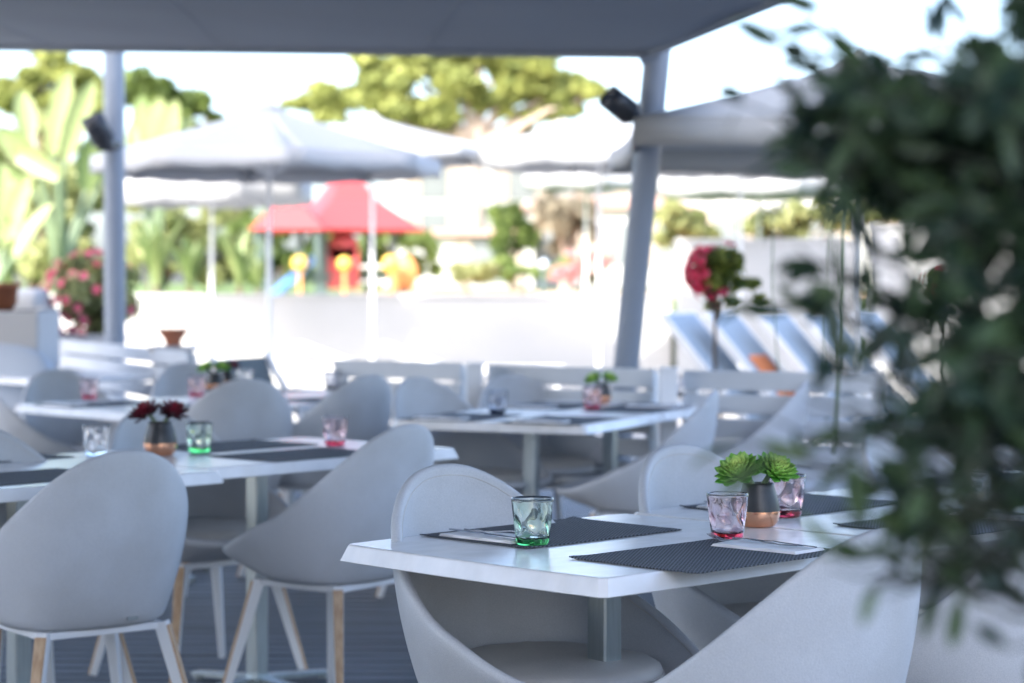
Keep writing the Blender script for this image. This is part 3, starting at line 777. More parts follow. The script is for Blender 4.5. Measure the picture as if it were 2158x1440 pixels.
for k, (u0, v0) in enumerate(((62, 632),)):
    p = D(u0, v0, 15.0); t = empty('parapet', (p.x, 15.0, 0)); tag(t, 'rounded white parapet lit behind the planter block', 'parapet')
    m = MB(); m.box((-1.2, 0, .56), (2.7, .4, 1.12)); m.build('wall_body', MT['white'], t)
    soft('rounded_top', (-.02, 0, 1.17), (.27, .42, .16), MT['white'], t)

# ================================================================== PARASOLS
def parasol(c, half, z_rim, z_top, n, label, mtop, rot=0, val=.17, pole_r=.022, z0=0, slack=.06):
    """n-sided canopy with valance; c = (x, y)"""
    t = empty('parasol', (c[0], c[1], z0)); tag(t, label, 'parasol', 'garden parasols beyond the terrace')
    zr, zt = z_rim - z0, z_top - z0
    m = MB(); K = 10; seg = 8
    for j in range(n):
        a0 = rot + 2 * PI * j / n; a1_ = rot + 2 * PI * (j + 1) / n
        P0 = Vector((math.cos(a0), math.sin(a0), 0)) * half; P1 = Vector((math.cos(a1_), math.sin(a1_), 0)) * half
        rows_ = []
        for i in range(K + 1):
            f = i / K; row = []
            for k in range(seg + 1):
                s_ = k / seg; p = (P0.lerp(P1, s_)) * f
                z = zt - (zt - zr) * (f ** .88) - slack * f * math.sin(PI * s_) * .55 * (.25 + .75 * f)
                p = p * (1 - .035 * f * math.sin(PI * s_)); p.z = z; row.append(p)
            rows_.append(row)
        last = rows_[-1]; 
        rows_v = [last, [Vector((q.x * 1.003, q.y * 1.003, q.z - val * .5)) for q in last], [Vector((q.x * 1.0, q.y * 1.0, q.z - val + .02 * math.sin(k / seg * PI * 3) ** 2)) for k, q in enumerate(last)]]
        m.grid(rows_); m.grid(rows_v)
    cn = m.build('canopy', mtop, t); sm = cn.modifiers.new('thickness', 'SOLIDIFY'); sm.thickness = .004
    m = MB(); m.lathe([(0, zt + .05), (.02, zt + .045), (.05, zt + .01), (.10, zt - .02), (.12, zt - .035)], 20); m.build('finial', mtop, t)
    m = MB(); m.tube([(0, 0, 0), (0, 0, zt)], pole_r, 14); m.build('pole', MT['white_metal'], t)
    m = MB(); m.lathe([(0, 0), (.28, 0), (.28, .05), (.05, .07), (.035, .25), (0, .25)], 28); m.build('base', MT['white'], t)
    hub = zr - .12
    for j in range(n):
        a0 = rot + 2 * PI * j / n; e = Vector((math.cos(a0), math.sin(a0), 0))
        m = MB(); m.bar(e * .03 + Vector((0, 0, zt - .035)), e * half * .985 + Vector((0, 0, zr - .012)), .014, .02); rb = m.build('rib', MT['white_metal'], t)
        m = MB(); m.bar(e * .03 + Vector((0, 0, hub)), e * half * .5 + Vector((0, 0, zt - (zt - zr) * .5 ** .88 - .02)), .012, .016); m.build('strut', MT['white_metal'], rb)
    return t
p = D(567, 360, 17.3); parasol((p.x, p.y), 1.42, CH + (602 - 335) * 17.3 / F, D(590, 222, 17.3).z, 8, 'large shaded bluish parasol in the left centre', MT['canvas'], rot=.25, val=.14, slack=.03)
p = D(446, 400, 24.2); parasol((p.x, p.y), 1.17, CH + (602 - 375) * 24.2 / F, CH + (602 - 285) * 24.2 / F, 8, 'bright sunlit parasol low behind the large shaded one', MT['canvas'], rot=.35, val=.30)
p = D(785, 300, 22.6); parasol((p.x, p.y), 1.42, CH + (602 - 318) * 22.6 / F, CH + (602 - 246) * 22.6 / F, 8, 'sunlit white parasol just right of the large shaded one', MT['canvas'], rot=0, val=.12)
p = D(1262, 300, 22.2); parasol((p.x, p.y), 1.25, CH + (602 - 310) * 22.2 / F, CH + (602 - 243) * 22.2 / F, 8, 'white parasol with sunlit top left of the leaning pole', MT['canvas'], rot=.2, val=.22)
p = D(1560, 300, 23.4); parasol((p.x, p.y), 1.3, CH + (602 - 325) * 23.4 / F, CH + (602 - 268) * 23.4 / F, 8, 'white parasol right of the leaning pole under the big ecru one', MT['canvas'], rot=.1, val=.2)
p = D(1235, 380, 29); parasol((p.x, p.y), .86, CH + (602 - 367) * 29 / F, CH + (602 - 325) * 29 / F, 8, 'small far white parasol under the one left of the leaning pole', MT['canvas'], rot=.2, val=.2, z0=1.08)
p = D(1600, 380, 28.5); parasol((p.x, p.y), 1.4, CH + (602 - 375) * 28.5 / F, CH + (602 - 330) * 28.5 / F, 8, 'wide far white parasol behind the foliage', MT['canvas'], rot=.2, val=.25, z0=1.08)
# square ecru parasol at right
Ya = 11.2; sa = .111 * Ya; ap = D(1808, 124, Ya); cr_ = D(1338, 250, Ya - sa)
parasol((ap.x, ap.y), sa * 2 ** .5, cr_.z, ap.z, 4, 'big square ecru parasol near the leaning pole on the right', MT['canvas_grey'], rot=R(225), val=.13, slack=.02, pole_r=.02)

# ================================================================== PLAYGROUND
PY = 43.0
pc = D(730, 610, PY); pl = empty('playhouse', (pc.x, PY, 1.09)); tag(pl, 'red roofed playground tower behind the parasols', 'playhouse')
zr = D(0, 486, PY).z - 1.09; zt = D(0, 350, PY).z - 1.09; hw = 174 * PY / F
m = MB(); ro = R(24)
cs = [Matrix.Rotation(ro + R(45 + 90 * k), 3, 'Z') @ Vector((hw * 1.03, 0, zr)) for k in range(4)]
md = [Matrix.Rotation(ro + R(45 + 90 * k), 3, 'Z') @ Vector((hw * .40, 0, zr + (zt - zr) * .48)) for k in range(4)]
tp = [Matrix.Rotation(ro + R(45 + 90 * k), 3, 'Z') @ Vector((hw * .07, 0, zt)) for k in range(4)]
for k in range(4):
    k2 = (k + 1) % 4; m.add([cs[k], cs[k2], md[k2], md[k]], [(0, 1, 2, 3)]); m.add([md[k], md[k2], tp[k2], tp[k]], [(0, 1, 2, 3)])
m.add(tp, [(0, 1, 2, 3)]); rf = m.build('roof', MT['redroof'], pl); x_ = rf.modifiers.new('t', 'SOLIDIFY'); x_.thickness = .06
for k in range(4):
    q = Matrix.Rotation(ro + R(45 + 90 * k), 3, 'Z') @ Vector((hw * .62, 0, 0)); m = MB(); m.bar(q, q + Vector((0, 0, zr + .25)), .13, .13); m.build('post', MT['greenpl'], pl)
m = MB(); m.box((0, 0, .35), (hw * .95, hw * .95, .08), rz=ro); m.build('platform', MT['greenpl'], pl)
m = MB(); m.box((.0, -hw * .55, .52), (.62, .06, .8)); m.lathe([(0, 0), (.3, .0), (.3, .06), (0, .06)], 20, c=(0, -hw * .55 + .03, .95), M=Matrix.Rotation(R(90), 3, 'X')); m.build('panel', MT['redroof'], pl)
m = MB(); m.bar((-.55, -hw * .5, .75), (-1.3, -hw * .8, .0), .42, .06); m.build('slide', MT['bluepl'], pl)
m = MB(); m.bar((.35, -hw * .6, .55), (1.05, -hw * .6, .55), .04, .04); m.bar((.35, -hw * .6, .25), (1.05, -hw * .6, .25), .04, .04); m.build('rail', MT['white_metal'], pl)
def small_house(u, v0, v1, Y, half, label):
    p = D(u, 600, Y); t = empty('playhouse', (p.x, Y, 1.09)); tag(t, label, 'playhouse'); z0 = D(0, v1, Y).z - 1.09; z1 = D(0, v0, Y).z - 1.09
    m = MB(); a_ = [Vector((sx * half, sy * half, z0)) for sx, sy in ((-1, -1), (1, -1), (1, 1), (-1, 1))]; b_ = [Vector((sx * half * .12, sy * half * .12, z1)) for sx, sy in ((-1, -1), (1, -1), (1, 1), (-1, 1))]
    for k in range(4): m.add([a_[k], a_[(k + 1) % 4], b_[(k + 1) % 4], b_[k]], [(0, 1, 2, 3)])
    m.add(b_, [(0, 1, 2, 3)]); m.build('roof', MT['redroof'], t)
    for k in range(4): m = MB(); m.bar((a_[k].x * .8, a_[k].y * .8, 0), (a_[k].x * .8, a_[k].y * .8, z0 + .1), .1, .1); m.build('post', MT['greenpl'], t)
small_house(612, 410, 486, 41.5, .72, 'lower small red roof left of the playground tower')
t = empty('spring_rider', (D(850, 600, 41).x, 41, 1.09)); tag(t, 'orange playground rider right of the red roofed tower', 'spring rider')
m = MB(); m.lathe([(0, -.04), (.26, -.04), (.28, 0), (.26, .04), (0, .04)], 24, c=(0, 0, .42), M=Matrix.Rotation(R(90), 3, 'X') @ Matrix.Diagonal((1, 1.3, 1))); m.build('body', MT['orange'], t)
m = MB(); m.tube([(.09 * math.cos(k * .8), .09 * math.sin(k * .8), k * .012) for k in range(20)], .02, 8); m.build('spring', MT['lampblack'], t)
for (u0, v0, r_, lb) in ((632, 556, .16, 'yellow ball finial left of the red roofed tower posts'), (824, 556, .17, 'yellow ball finial between tower and orange rider'), (726, 556, .14, 'yellow ball finial on the red panel of the tower')):
    p = D(u0, v0, 40.6); t = empty('ball_post', (p.x, 40.6, 1.09)); tag(t, lb, 'ball post', 'yellow balls on posts in the playground')
    m = MB(); m.lathe([(r_ * math.sin(PI * k / 12), -r_ * math.cos(PI * k / 12)) for k in range(13)], 20, c=(0, 0, p.z - 1.09)); m.build('ball', MT['yellow'], t)
    m = MB(); m.bar((0, 0, 0), (0, 0, p.z - 1.09 - r_), .07, .07); m.build('post', MT['orange'], t)

# ================================================================== VILLAS
def villa(cx, cy, wx, wy, h, label, rz=0, roof_h=.6, wins=((-.3, .55), (.1, .55), (.35, .55)), z0=1.2):
    t = empty('villa', (cx, cy, z0), rz); tag(t, label, 'building')
    m = MB(); m.box((0, 0, h / 2), (wx, wy, h)); m.build('wall', MT['white'], t)
    hx, hy = wx / 2 + .35, wy / 2 + .35
    m = MB(); rw = [Vector((-hx, -hy, h)), Vector((hx, -hy, h)), Vector((hx, hy, h)), Vector((-hx, hy, h)), Vector((-hx * .7, 0, h + roof_h)), Vector((hx * .7, 0, h + roof_h))]
    m.add(rw, [(0, 1, 5, 4), (1, 2, 5), (2, 3, 4, 5), (3, 0, 4), (3, 2, 1, 0)]); rf = m.build('roof', MT['rooftile'], t)
    m = MB(); m.box((wx * .2, 0, h + roof_h * .9), (.6, .6, 1.0)); m.build('chimney', MT['white'], rf)
    for fx, fz in wins:
        m = MB(); m.box((fx * wx, -wy / 2 - .01, h * fz), (1.0, .06, 1.3)); wn = m.build('window', MT['window'], t)
        for s_ in (-1, 1): m = MB(); m.box((fx * wx + s_ * .78, -wy / 2 - .04, h * fz), (.5, .06, 1.35)); m.build('shutter', MT['shutter'], wn)
    return t
vx = D(980, 0, 82).x
villa(D(1075, 0, 84).x, 84, 9.5, 7, CH + (602 - 305) * 84 / F - 1.3, 'white villa with red tiled roof under the umbrella pine', wins=((-.3, .72), (.05, .72), (.36, .72), (-.3, .4), (.3, .4)))
villa(D(1275, 0, 70).x, 70, 5.2, 5, CH + (602 - 440) * 70 / F - 1.3, 'lower white annexe with red tiles left of the leaning pole', roof_h=.5)
villa(D(1010, 0, 68).x, 66, 3.4, 3, CH + (602 - 500) * 66 / F - 1.2, 'small white garden house beside the pine trunk', roof_h=.25, wins=((.1, .5),))
villa(D(1780, 0, 78).x, 78, 13, 7, CH + (602 - 400) * 78 / F - 1.3, 'long pale villa behind the foliage on the right', wins=((-.35, .6), (-.1, .6), (.15, .6), (.4, .6)))

# ================================================================== VEGETATION
def cloud(m, c, rad, n, size, r_, flat=.0, shell=.45, tint=(0, 1), sq=1):
    """n leaf blades spread through an ellipsoid volume"""
    c = Vector(c)
    for _ in range(n):
        v = Vector((r_.gauss(0, 1), r_.gauss(0, 1), r_.gauss(0, 1))).normalized()
        q = (shell + (1 - shell) * r_.random()) ** .6
        p = c + Vector((v.x * rad[0] * q, v.y * rad[1] * q, v.z * rad[2] * q))
        a_ = Vector((r_.gauss(0, 1), r_.gauss(0, 1), r_.gauss(0, 1) * (1 - flat) + flat)).normalized()
        x = a_.orthogonal().normalized(); x.rotate(Quaternion(a_, r_.random() * 6.28)); y_ = a_.cross(x); s = size * r_.uniform(.6, 1.4)
        x *= s; y_ *= s * .55 * sq
        m.add([p - x, p - y_ * .9 + a_ * s * .12, p + x, p + y_ * .9 + a_ * s * .12], [(0, 1, 2, 3)])
        t_ = max(0, min(1, tint[0] + (tint[1] - tint[0]) * r_.random())); m.col += [t_] * 4
def limb(m, a_, b_, r0, r1, r_, n=6, wob=.08):
    a_, b_ = Vector(a_), Vector(b_); L_ = (b_ - a_).length; pts = []
    for i in range(n + 1):
        f = i / n; p = a_.lerp(b_, f)
        if 0 < i < n: p += Vector((r_.uniform(-1, 1), r_.uniform(-1, 1), r_.uniform(-1, 1))) * L_ * wob * .5
        pts.append(p)
    m.tube(pts, [r0 + (r1 - r0) * i / n for i in range(n + 1)], 9); return pts
def tree(name, u, Y, lobes, n, size, mt, mbark, tr, label, group=None, z0=1.1, cat='tree', density=1):
    """lobes: list of (u, v, ru, rv) ellipses seen in the photo, built as ellipsoids of that true size at distance about Y"""
    x = D(u, 0, Y).x; t = empty(name, (x, Y, z0)); tag(t, label, cat, group); r_ = random.Random(int(u * 3 + Y))
    mm = MB(); mm.col = []; mt_ = MB(); org = Vector((x, Y, z0)); tot = sum(l[2] * l[3] for l in lobes)
    cz = sum(D(l[0], l[1], Y).z for l in lobes) / len(lobes) - z0
    low = min(D(l[0], l[1] + l[3], Y).z for l in lobes) - z0
    fork = max(.3, low * .9); top = Vector((r_.uniform(-.2, .2), 0, fork)); limb(mt_, (0, 0, -.1), top, tr, tr * .7, r_)
    for l in lobes:
        dy = r_.uniform(-.6, .6) * l[2] * Y / F
        p = D(l[0], l[1], Y) + Vector((0, dy, 0)) - org
        rx, rz_ = l[2] * Y / F, l[3] * Y / F; ry = (rx + rz_) / 2
        limb(mt_, top, p, tr * .5, tr * .12, r_)
        k = int(n * l[2] * l[3] / tot); sub = max(3, int(k / 140))
        for _ in range(sub):
            v = Vector((r_.gauss(0, 1), r_.gauss(0, 1), r_.gauss(0, 1))).normalized() * r_.uniform(.2, .95)
            q = p + Vector((v.x * rx, v.y * ry, v.z * rz_)); s = r_.uniform(.26, .5); tb = r_.uniform(-.2, .2)
            cloud(mm, q, (rx * s, ry * s, rz_ * s * .9), int(k / sub * density), size, r_, shell=.1, tint=(.2 + tb, .8 + tb))
    mm.build('crown', mt, t); mt_.build('trunk', mbark, t); return t
# umbrella pine: broad crown, underside with gaps, pale trunk
lob = [(650, 222, 60, 26), (720, 210, 70, 40), (800, 180, 80, 60), (870, 150, 90, 50), (960, 130, 100, 40), (1050, 125, 90, 30), (1110, 150, 90, 45), (1180, 180, 80, 45), (1235, 200, 50, 32),
       (900, 225, 90, 42), (980, 185, 80, 40), (1060, 210, 60, 40), (1130, 235, 60, 32), (1190, 225, 60, 30), (830, 245, 60, 26), (1255, 190, 28, 18), (700, 250, 60, 22), (950, 262, 70, 18), (1100, 262, 60, 16), (1010, 100, 110, 30), (880, 110, 70, 28)]
tree('umbrella_pine', 1005, 74, lob, 30000, .20, MT['pine'], MT['palebark'], .42, 'broad sunlit umbrella pine with pale trunk in the background')
tree('pine_tree', 330, 64, [(300, 190, 70, 45), (360, 210, 70, 40), (410, 225, 50, 30), (330, 250, 90, 40), (450, 245, 30, 14), (280, 160, 30, 22)], 6500, .2, MT['dkpine'], MT['bark'], .3, 'dark green pine right of the upright pole')
tree('pine_tree', 100, 66, [(90, 150, 70, 40), (150, 160, 60, 35), (40, 190, 60, 40), (180, 210, 70, 45), (90, 120, 40, 20), (100, 230, 110, 50)], 8000, .2, MT['pine'], MT['bark'], .3, 'yellow green tree at the top left behind the banana leaves')
tree('leafy_tree', 60, 48, [(20, 330, 90, 90), (120, 300, 90, 70), (60, 450, 110, 100), (170, 420, 80, 90), (20, 560, 90, 70), (150, 540, 90, 70)], 9000, .13, MT['lush'], MT['bark'], .16, 'tall light green shrubbery at the left edge')
tree('leafy_tree', 330, 46, [(300, 400, 70, 80), (380, 480, 90, 80), (300, 540, 70, 70), (460, 540, 80, 70), (480, 430, 70, 60), (400, 330, 60, 60)], 8500, .13, MT['lush'], MT['bark'], .14, 'light green shrubbery behind the sunlit low parasol')
tree('leafy_tree', 560, 50, [(540, 500, 70, 70), (600, 450, 60, 60), (620, 560, 70, 50), (540, 580, 60, 40), (680, 540, 70, 60), (590, 390, 60, 50)], 7000, .13, MT['hedge'], MT['bark'], .12, 'green shrubs left behind the red playground roofs')
tree('leafy_tree', 780, 52, [(780, 540, 60, 50), (840, 560, 50, 45), (720, 540, 50, 50), (830, 500, 50, 40), (900, 540, 40, 50)], 5500, .13, MT['hedge'], MT['bark'], .12, 'green shrubs right behind the playground tower')
tree('dark_shrub', 1080, 58, [(1070, 460, 45, 40), (1100, 500, 40, 40), (1060, 520, 30, 40)], 4000, .13, MT['dkpine'], MT['bark'], .12, 'dark rounded shrub right of the pine trunk')
tree('weeping_tree', 1190, 50, [(1180, 450, 50, 60), (1220, 470, 40, 60), (1190, 510, 40, 40)], 3000, .14, MT['greyleaf'], MT['palebark'], .14, 'greyish weeping tree left of the leaning pole')
tree('low_bush', 995, 40, [(970, 572, 40, 20), (1020, 570, 40, 20), (995, 580, 60, 18)], 2200, .08, MT['lush'], MT['bark'], .04, 'bright low bush at the foot of the pine trunk', cat='bush')
tree('low_bush', 1100, 42, [(1080, 565, 40, 24), (1120, 575, 40, 20)], 1800, .08, MT['hedge'], MT['bark'], .04, 'dark green low bush right of the bright one', cat='bush')
fb = tree('flowering_bush', 1220, 38, [(1200, 560, 45, 30), (1250, 570, 40, 28), (1180, 580, 35, 20), (1270, 555, 25, 25)], 2200, .08, MT['hedge'], MT['bark'], .04, 'pink flowering bush left of the leaning pole', cat='bush')
m = MB(); m.col = []; r_ = random.Random(3)
for _ in range(34):
    p = D(r_.uniform(1165, 1290), r_.uniform(530, 590), 37.4) - Vector((D(1220, 0, 38).x, 38, 1.1)); cloud(m, p, (.09, .09, .09), 9, .06, r_)
m.build('blossoms', MT['palepink'], fb)
tree('leafy_tree', 1430, 36, [(1420, 460, 50, 40), (1480, 480, 50, 34), (1400, 500, 30, 30)], 2600, .1, MT['lush'], MT['bark'], .08, 'yellow green bush just right of the leaning pole', z0=1.1)
tree('leafy_tree', 1700, 36, [(1600, 470, 60, 35), (1680, 460, 60, 40), (1760, 450, 60, 40), (1850, 450, 70, 45), (1640, 500, 60, 25)], 4200, .1, MT['lush'], MT['bark'], .08, 'yellow green hedge above the tall white wall block')
tree('leafy_tree', 2040, 44, [(1980, 400, 80, 60), (2080, 360, 90, 90), (2140, 420, 70, 70)], 3500, .14, MT['hedge'], MT['bark'], .14, 'green tree seen through the near foliage at right')
# agave-like strap plants along the wall
def strap_plant(name, u, v, Y, H, n, mt, label, z0=1.08, wd=.05, spread=.5, cat='plant', group=None):
    x = D(u, 0, Y).x; t = empty(name, (x, Y, z0)); tag(t, label, cat, group); r_ = random.Random(int(u + v)); m = MB(); m.col = []
    for i in range(n):
        a_ = r_.random() * 6.28; hh = H * r_.uniform(.6, 1); sp = spread * r_.uniform(.3, 1) * hh
        side = Vector((-math.sin(a_), math.cos(a_), 0)); rows_ = []; tint = r_.random()
        for k in range(8):
            f = k / 7; p = Vector((math.cos(a_) * sp * f ** 1.6, math.sin(a_) * sp * f ** 1.6, hh * (f - .28 * f ** 3)))
            w_ = wd * (math.sin(PI * min(1, .12 + f * .88)) ** .7) * (1 - .15 * f)
            rows_.append([p - side * w_, p + Vector((0, 0, -w_ * .4)), p + side * w_])
        m.grid(rows_); m.col += [max(0, min(1, tint))] * 24
    m.build('leaves', mt, t)
    m = MB(); m.tube([(0, 0, -.02), (0, 0, H * .18)], [wd * 1.2, wd * .7], 10); m.build('stem', MT['bark'], t); return t
GS = 'strap leaved plants along the garden wall'
for (u, H, lb) in ((18, 1.9, 'pale strap leaved plant at the left edge above the wall'), (330, 1.6, 'pale strap leaved plant right of the upright pole'), (400, 1.3, 'pale strap leaved plant left of the sunlit parasol pole'), (505, 1.5, 'arching strap leaved plant between the two parasol poles'), (545, 1.1, 'low strap leaved plant at the large parasol pole')):
    strap_plant('strap_plant', u, 600, 29 + (u % 7) * .4, H, 26, MT['banana'], lb, wd=.045, group=GS)
# giant banana like plant (bird of paradise tree): long stems with paddle leaves
def banana(u, Y, leaves, label):
    x = D(u, 0, Y).x; t = empty('banana_plant', (x, Y, 1.08)); tag(t, label, 'banana plant', 'banana like plants in the left background'); org = Vector((x, Y, 1.08)); r_ = random.Random(u)
    st = MB(); m = MB(); m.col = []
    for (lu, lv, tu, tv, wpx) in leaves:
        dy = r_.uniform(-.5, .5)
        a_ = D(lu, lv, Y) - org + Vector((0, dy, 0)); b_ = D(tu, tv, Y) - org + Vector((0, dy + r_.uniform(-.3, .3), 0)); W = wpx * .8 * Y / F
        st.tube([(0, 0, 0), Vector((a_.x * .35, a_.y * .4, a_.z * .55)), a_], [.09, .06, .03], 8)
        ax = (b_ - a_); side = ax.cross(Vector((r_.uniform(-.5, .5), 1, r_.uniform(-.3, .3)))).normalized(); nn = side.cross(ax).normalized(); tint = r_.uniform(.2, 1)
        rows_ = []
        for k in range(13):
            f = k / 12; w_ = W * .5 * (math.sin(PI * (.06 + .94 * f)) ** .55 if f < .999 else .05); droop = Vector((0, 0, -.18 * ax.length * f * f))
            p = a_ + ax * f + droop; j1 = 1 + .12 * math.sin(k * 2.7 + lu)
            rows_.append([p - side * w_ * j1 - nn * w_ * .25, p - side * w_ * .5, p + nn * .02, p + side * w_ * .5, p + side * w_ * (2 - j1) - nn * w_ * .25])
        m.grid(rows_); m.col += [tint] * 65
    st.build('stems', MT['lush'] if False else MT['stalk'], t); m.build('leaves', MT['banana'], t)
banana(130, 31, [(110, 330, 150, 110, 62), (150, 340, 215, 140, 60), (60, 300, 40, 165, 60), (90, 360, 10, 250, 70), (140, 380, 20, 290, 60), (200, 380, 240, 250, 50), (70, 400, -30, 330, 60), (170, 400, 190, 260, 70)], 'tall banana like plant left of the upright pole')
banana(330, 32, [(300, 350, 285, 160, 70), (330, 360, 335, 170, 75), (350, 360, 385, 185, 70), (360, 380, 410, 220, 60), (290, 390, 265, 230, 50)], 'tall banana like plant right of the upright pole')
banana(-10, 30, [(10, 520, 60, 330, 60), (-20, 500, -10, 300, 60), (40, 540, 110, 400, 50), (0, 560, 70, 470, 50)], 'banana like plant at the far left edge')
# round flowering bushes
def flower_ball(u, v, Y, rad, label, nleaf, nfl, mtl, mtf, size, planter_top, fsize=.03, lob=None, pu=.3):
    p = D(u, v, Y); t = empty('flowering_bush', (p.x, Y, planter_top)); tag(t, label, 'bush', 'red flowering bushes in planters'); r_ = random.Random(int(u)); c = Vector((0, 0, p.z - planter_top))
    m = MB(); m.col = []
    for _ in range(22):
        vv = Vector((r_.gauss(0, 1), r_.gauss(0, 1), r_.gauss(0, 1))).normalized() * rad * r_.uniform(.3, .72); cloud(m, c + vv, (rad * .36,) * 3, nleaf // 22, size, r_, shell=.2)
    for _ in range(9 if u > 1000 else 0):
        vv = Vector((r_.uniform(-.3, 1.5), r_.uniform(-.8, .8), r_.uniform(-1.3, .5))) * rad; cloud(m, c + vv, (rad * .3, rad * .3, rad * .22), nleaf // 30, size * 1.2, r_, shell=.1)
    m.build('foliage', mtl, t); m = MB(); m.col = []
    for _ in range(nfl):
        vv = Vector((r_.gauss(0, 1) - pu, r_.gauss(0, 1) - .3, r_.gauss(0, 1) + .1)).normalized() * rad * r_.uniform(.9, 1.08)
        for k in range(6):
            a_ = k * PI / 3; o_ = vv.normalized().to_track_quat('Z', 'Y').to_matrix() @ Vector((math.cos(a_), math.sin(a_), .25)) * fsize
            s2 = vv.normalized().cross(o_).normalized() * fsize * .55
            q = c + vv; m.add([q, q + o_ * .6 - s2, q + o_ * 1.2, q + o_ * .6 + s2], [(0, 1, 2, 3)]); m.col += [r_.random()] * 4
    m.build('blossoms', mtf, t)
    m = MB(); limb(m, (0, 0, -.1), c, .014, .008, r_, wob=.04)
    for _ in range(5): limb(m, c * .7, c + Vector((r_.uniform(-1, 1), r_.uniform(-1, 1), r_.uniform(-.6, .8))) * rad * .7, .012, .004, r_)
    m.build('branches', MT['bark'], t); return t
def pillar(x, Y, w_, z1, label, mt='white'):
    t = empty('planter', (x, Y, 0)); tag(t, label, 'planter'); s = w_ / 2
    m = MB(); m.bar((0, 0, 0), (0, 0, z1 - .06), w_ * .8, w_ * .8, w_, w_, bev=.08); m.build('body', MT[mt], t)
    m = MB(); m.bar((0, 0, z1 - .06), (0, 0, z1), w_ * 1.06, w_ * 1.06, bev=.08); m.build('rim', MT[mt], t)
p = D(198, 690, 15.4); flower_ball(196, 628, 15.4, .345, 'round pink and red flowering bush behind the upright left pole', 4200, 100, MT['lush'], MT['pinkflower'], .035, .92, fsize=.034, pu=.5); pillar(D(196, 0, 15.4).x, 15.4, .4, .92, 'white planter under the round bush at left')
flower_ball(1512, 574, 12.2, .175, 'red hibiscus like flower bush right of the leaning pole', 900, 46, MT['bushy'], MT['flower'], .03, .45, fsize=.034, pu=1.3); pillar(D(1512, 0, 12.2).x, 12.2, .34, .45, 'white planter of the red flowering standard bush')
flower_ball(1985, 600, 11, .10, 'small red flower bush glimpsed through the near foliage', 700, 12, MT['bushy'], MT['flower'], .028, .45, fsize=.028); pillar(D(1985, 0, 11).x, 11, .3, .45, 'white planter at far right behind the foliage')
# small terracotta pot top left
m = MB(); m.lathe([(0, 0), (.07, 0), (.1, .13), (.115, .13), (.115, .16), (.095, .16), (.09, .03), (0, .03)], 24)
tag(m.build('terracotta_pot', MT['terracotta'], loc=(D(3, 0, 12.6).x, 12.6, 1.126)), 'terracotta pot on the planter block at the left edge', 'pot')

# ================================================================== LOUNGERS
def lounger(loc, rz, label, mt, group, white=False, up=52):
    t = empty('sun_lounger', loc, rz); tag(t, label, 'sun lounger', group)
    m = MB()
    for s_ in (-1, 1): m.bar((0, s_ * .30, .33), (1.25, s_ * .30, .33), .035, .05)
    m.bar((0, -.3, .33), (0, .3, .33), .035, .05); m.bar((1.25, -.3, .33), (1.25, .3, .33), .035, .05); m.build('frame', MT['white_metal'], t)
    m = MB(); m.box((.64, 0, .365), (1.2, .56, .03)); m.build('seat', mt, t)
    e = Vector((-math.cos(R(up)), 0, math.sin(R(up)))) * .78
    m = MB(); 
    m.bar(Vector((0, 0, .36)), Vector((0, 0, .36)) + e, .54, .02, up=(0, 1, 0)) if False else None
    n_ = Vector((math.sin(R(up)), 0, math.cos(R(up)))) * .012
    vs = [Vector((0, s_ * .27, .36)) + k * e + q * n_ for q in (-1, 1) for k in (0, 1) for s_ in (-1, 1)]
    m.add(vs, [(0, 1, 3, 2), (4, 6, 7, 5), (0, 4, 5, 1), (2, 3, 7, 6), (0, 2, 6, 4), (1, 5, 7, 3)]); m.build('backrest', mt, t)
    m = MB()
    for s_ in (-1, 1): m.bar(Vector((0, s_ * .29, .35)), Vector((0, s_ * .29, .35)) + e * 1.02, .03, .04)
    m.bar(Vector((0, -.30, .35)) + e * 1.02, Vector((0, .30, .35)) + e * 1.02, .03, .04); m.build('backrest_frame', MT['white_metal'], t)
    for x in (.12, 1.15):
        for s_ in (-1, 1): m = MB(); m.bar((x, s_ * .30, 0), (x, s_ * .30, .31), .04, .04); m.build('leg', MT['white_metal'], t)
    return t
GL = 'sun loungers beyond the right benches'; lbl = ['sun lounger with raised blue grey back just right of the leaning pole', 'sun lounger with raised back beside the orange towel', 'third raised sun lounger back from the leaning pole', 'sun lounger back behind the foliage stalk', 'farthest right raised sun lounger back']
first = None
for k, u in enumerate((1425, 1515, 1625, 1720, 1820)):
    p = D(u, 0, 13.6 + .15 * k); loc = (p.x + .56, p.y, 0)
    if first is None: first = lounger(loc, R(-22), lbl[0], MT['sling'], GL, up=50); first.scale = (1.12, 1.12, 1.12)
    else: c_ = copy_tree(first); c_.location = loc; tag(c_, lbl[k], 'sun lounger', GL)
p = D(1528, 728, 13.4); m = MB()
e = Vector((-math.cos(R(50)), 0, math.sin(R(50)))) * 1.0; nn = Vector((math.sin(R(50)), 0, math.cos(R(50))))
rows_ = [[e * (.5 - .42 * k / 10) + nn * (.016 + .004 * math.sin(k + j)) + Vector((0, -.2 + .4 * j / 6, .0)) for j in range(7)] for k in range(11)]
m.grid(rows_); lp = D(1512, 0, 13.75); o = m.build('towel', MT['towel'], loc=(lp.x + .56, lp.y, .425), rz=R(-22)); sd = o.modifiers.new('t', 'SOLIDIFY'); sd.thickness = .012; sd.offset = 1
tag(o, 'orange towel hung over a sun lounger back', 'towel')
GL2 = 'white sun loungers below the garden wall'; f2 = None
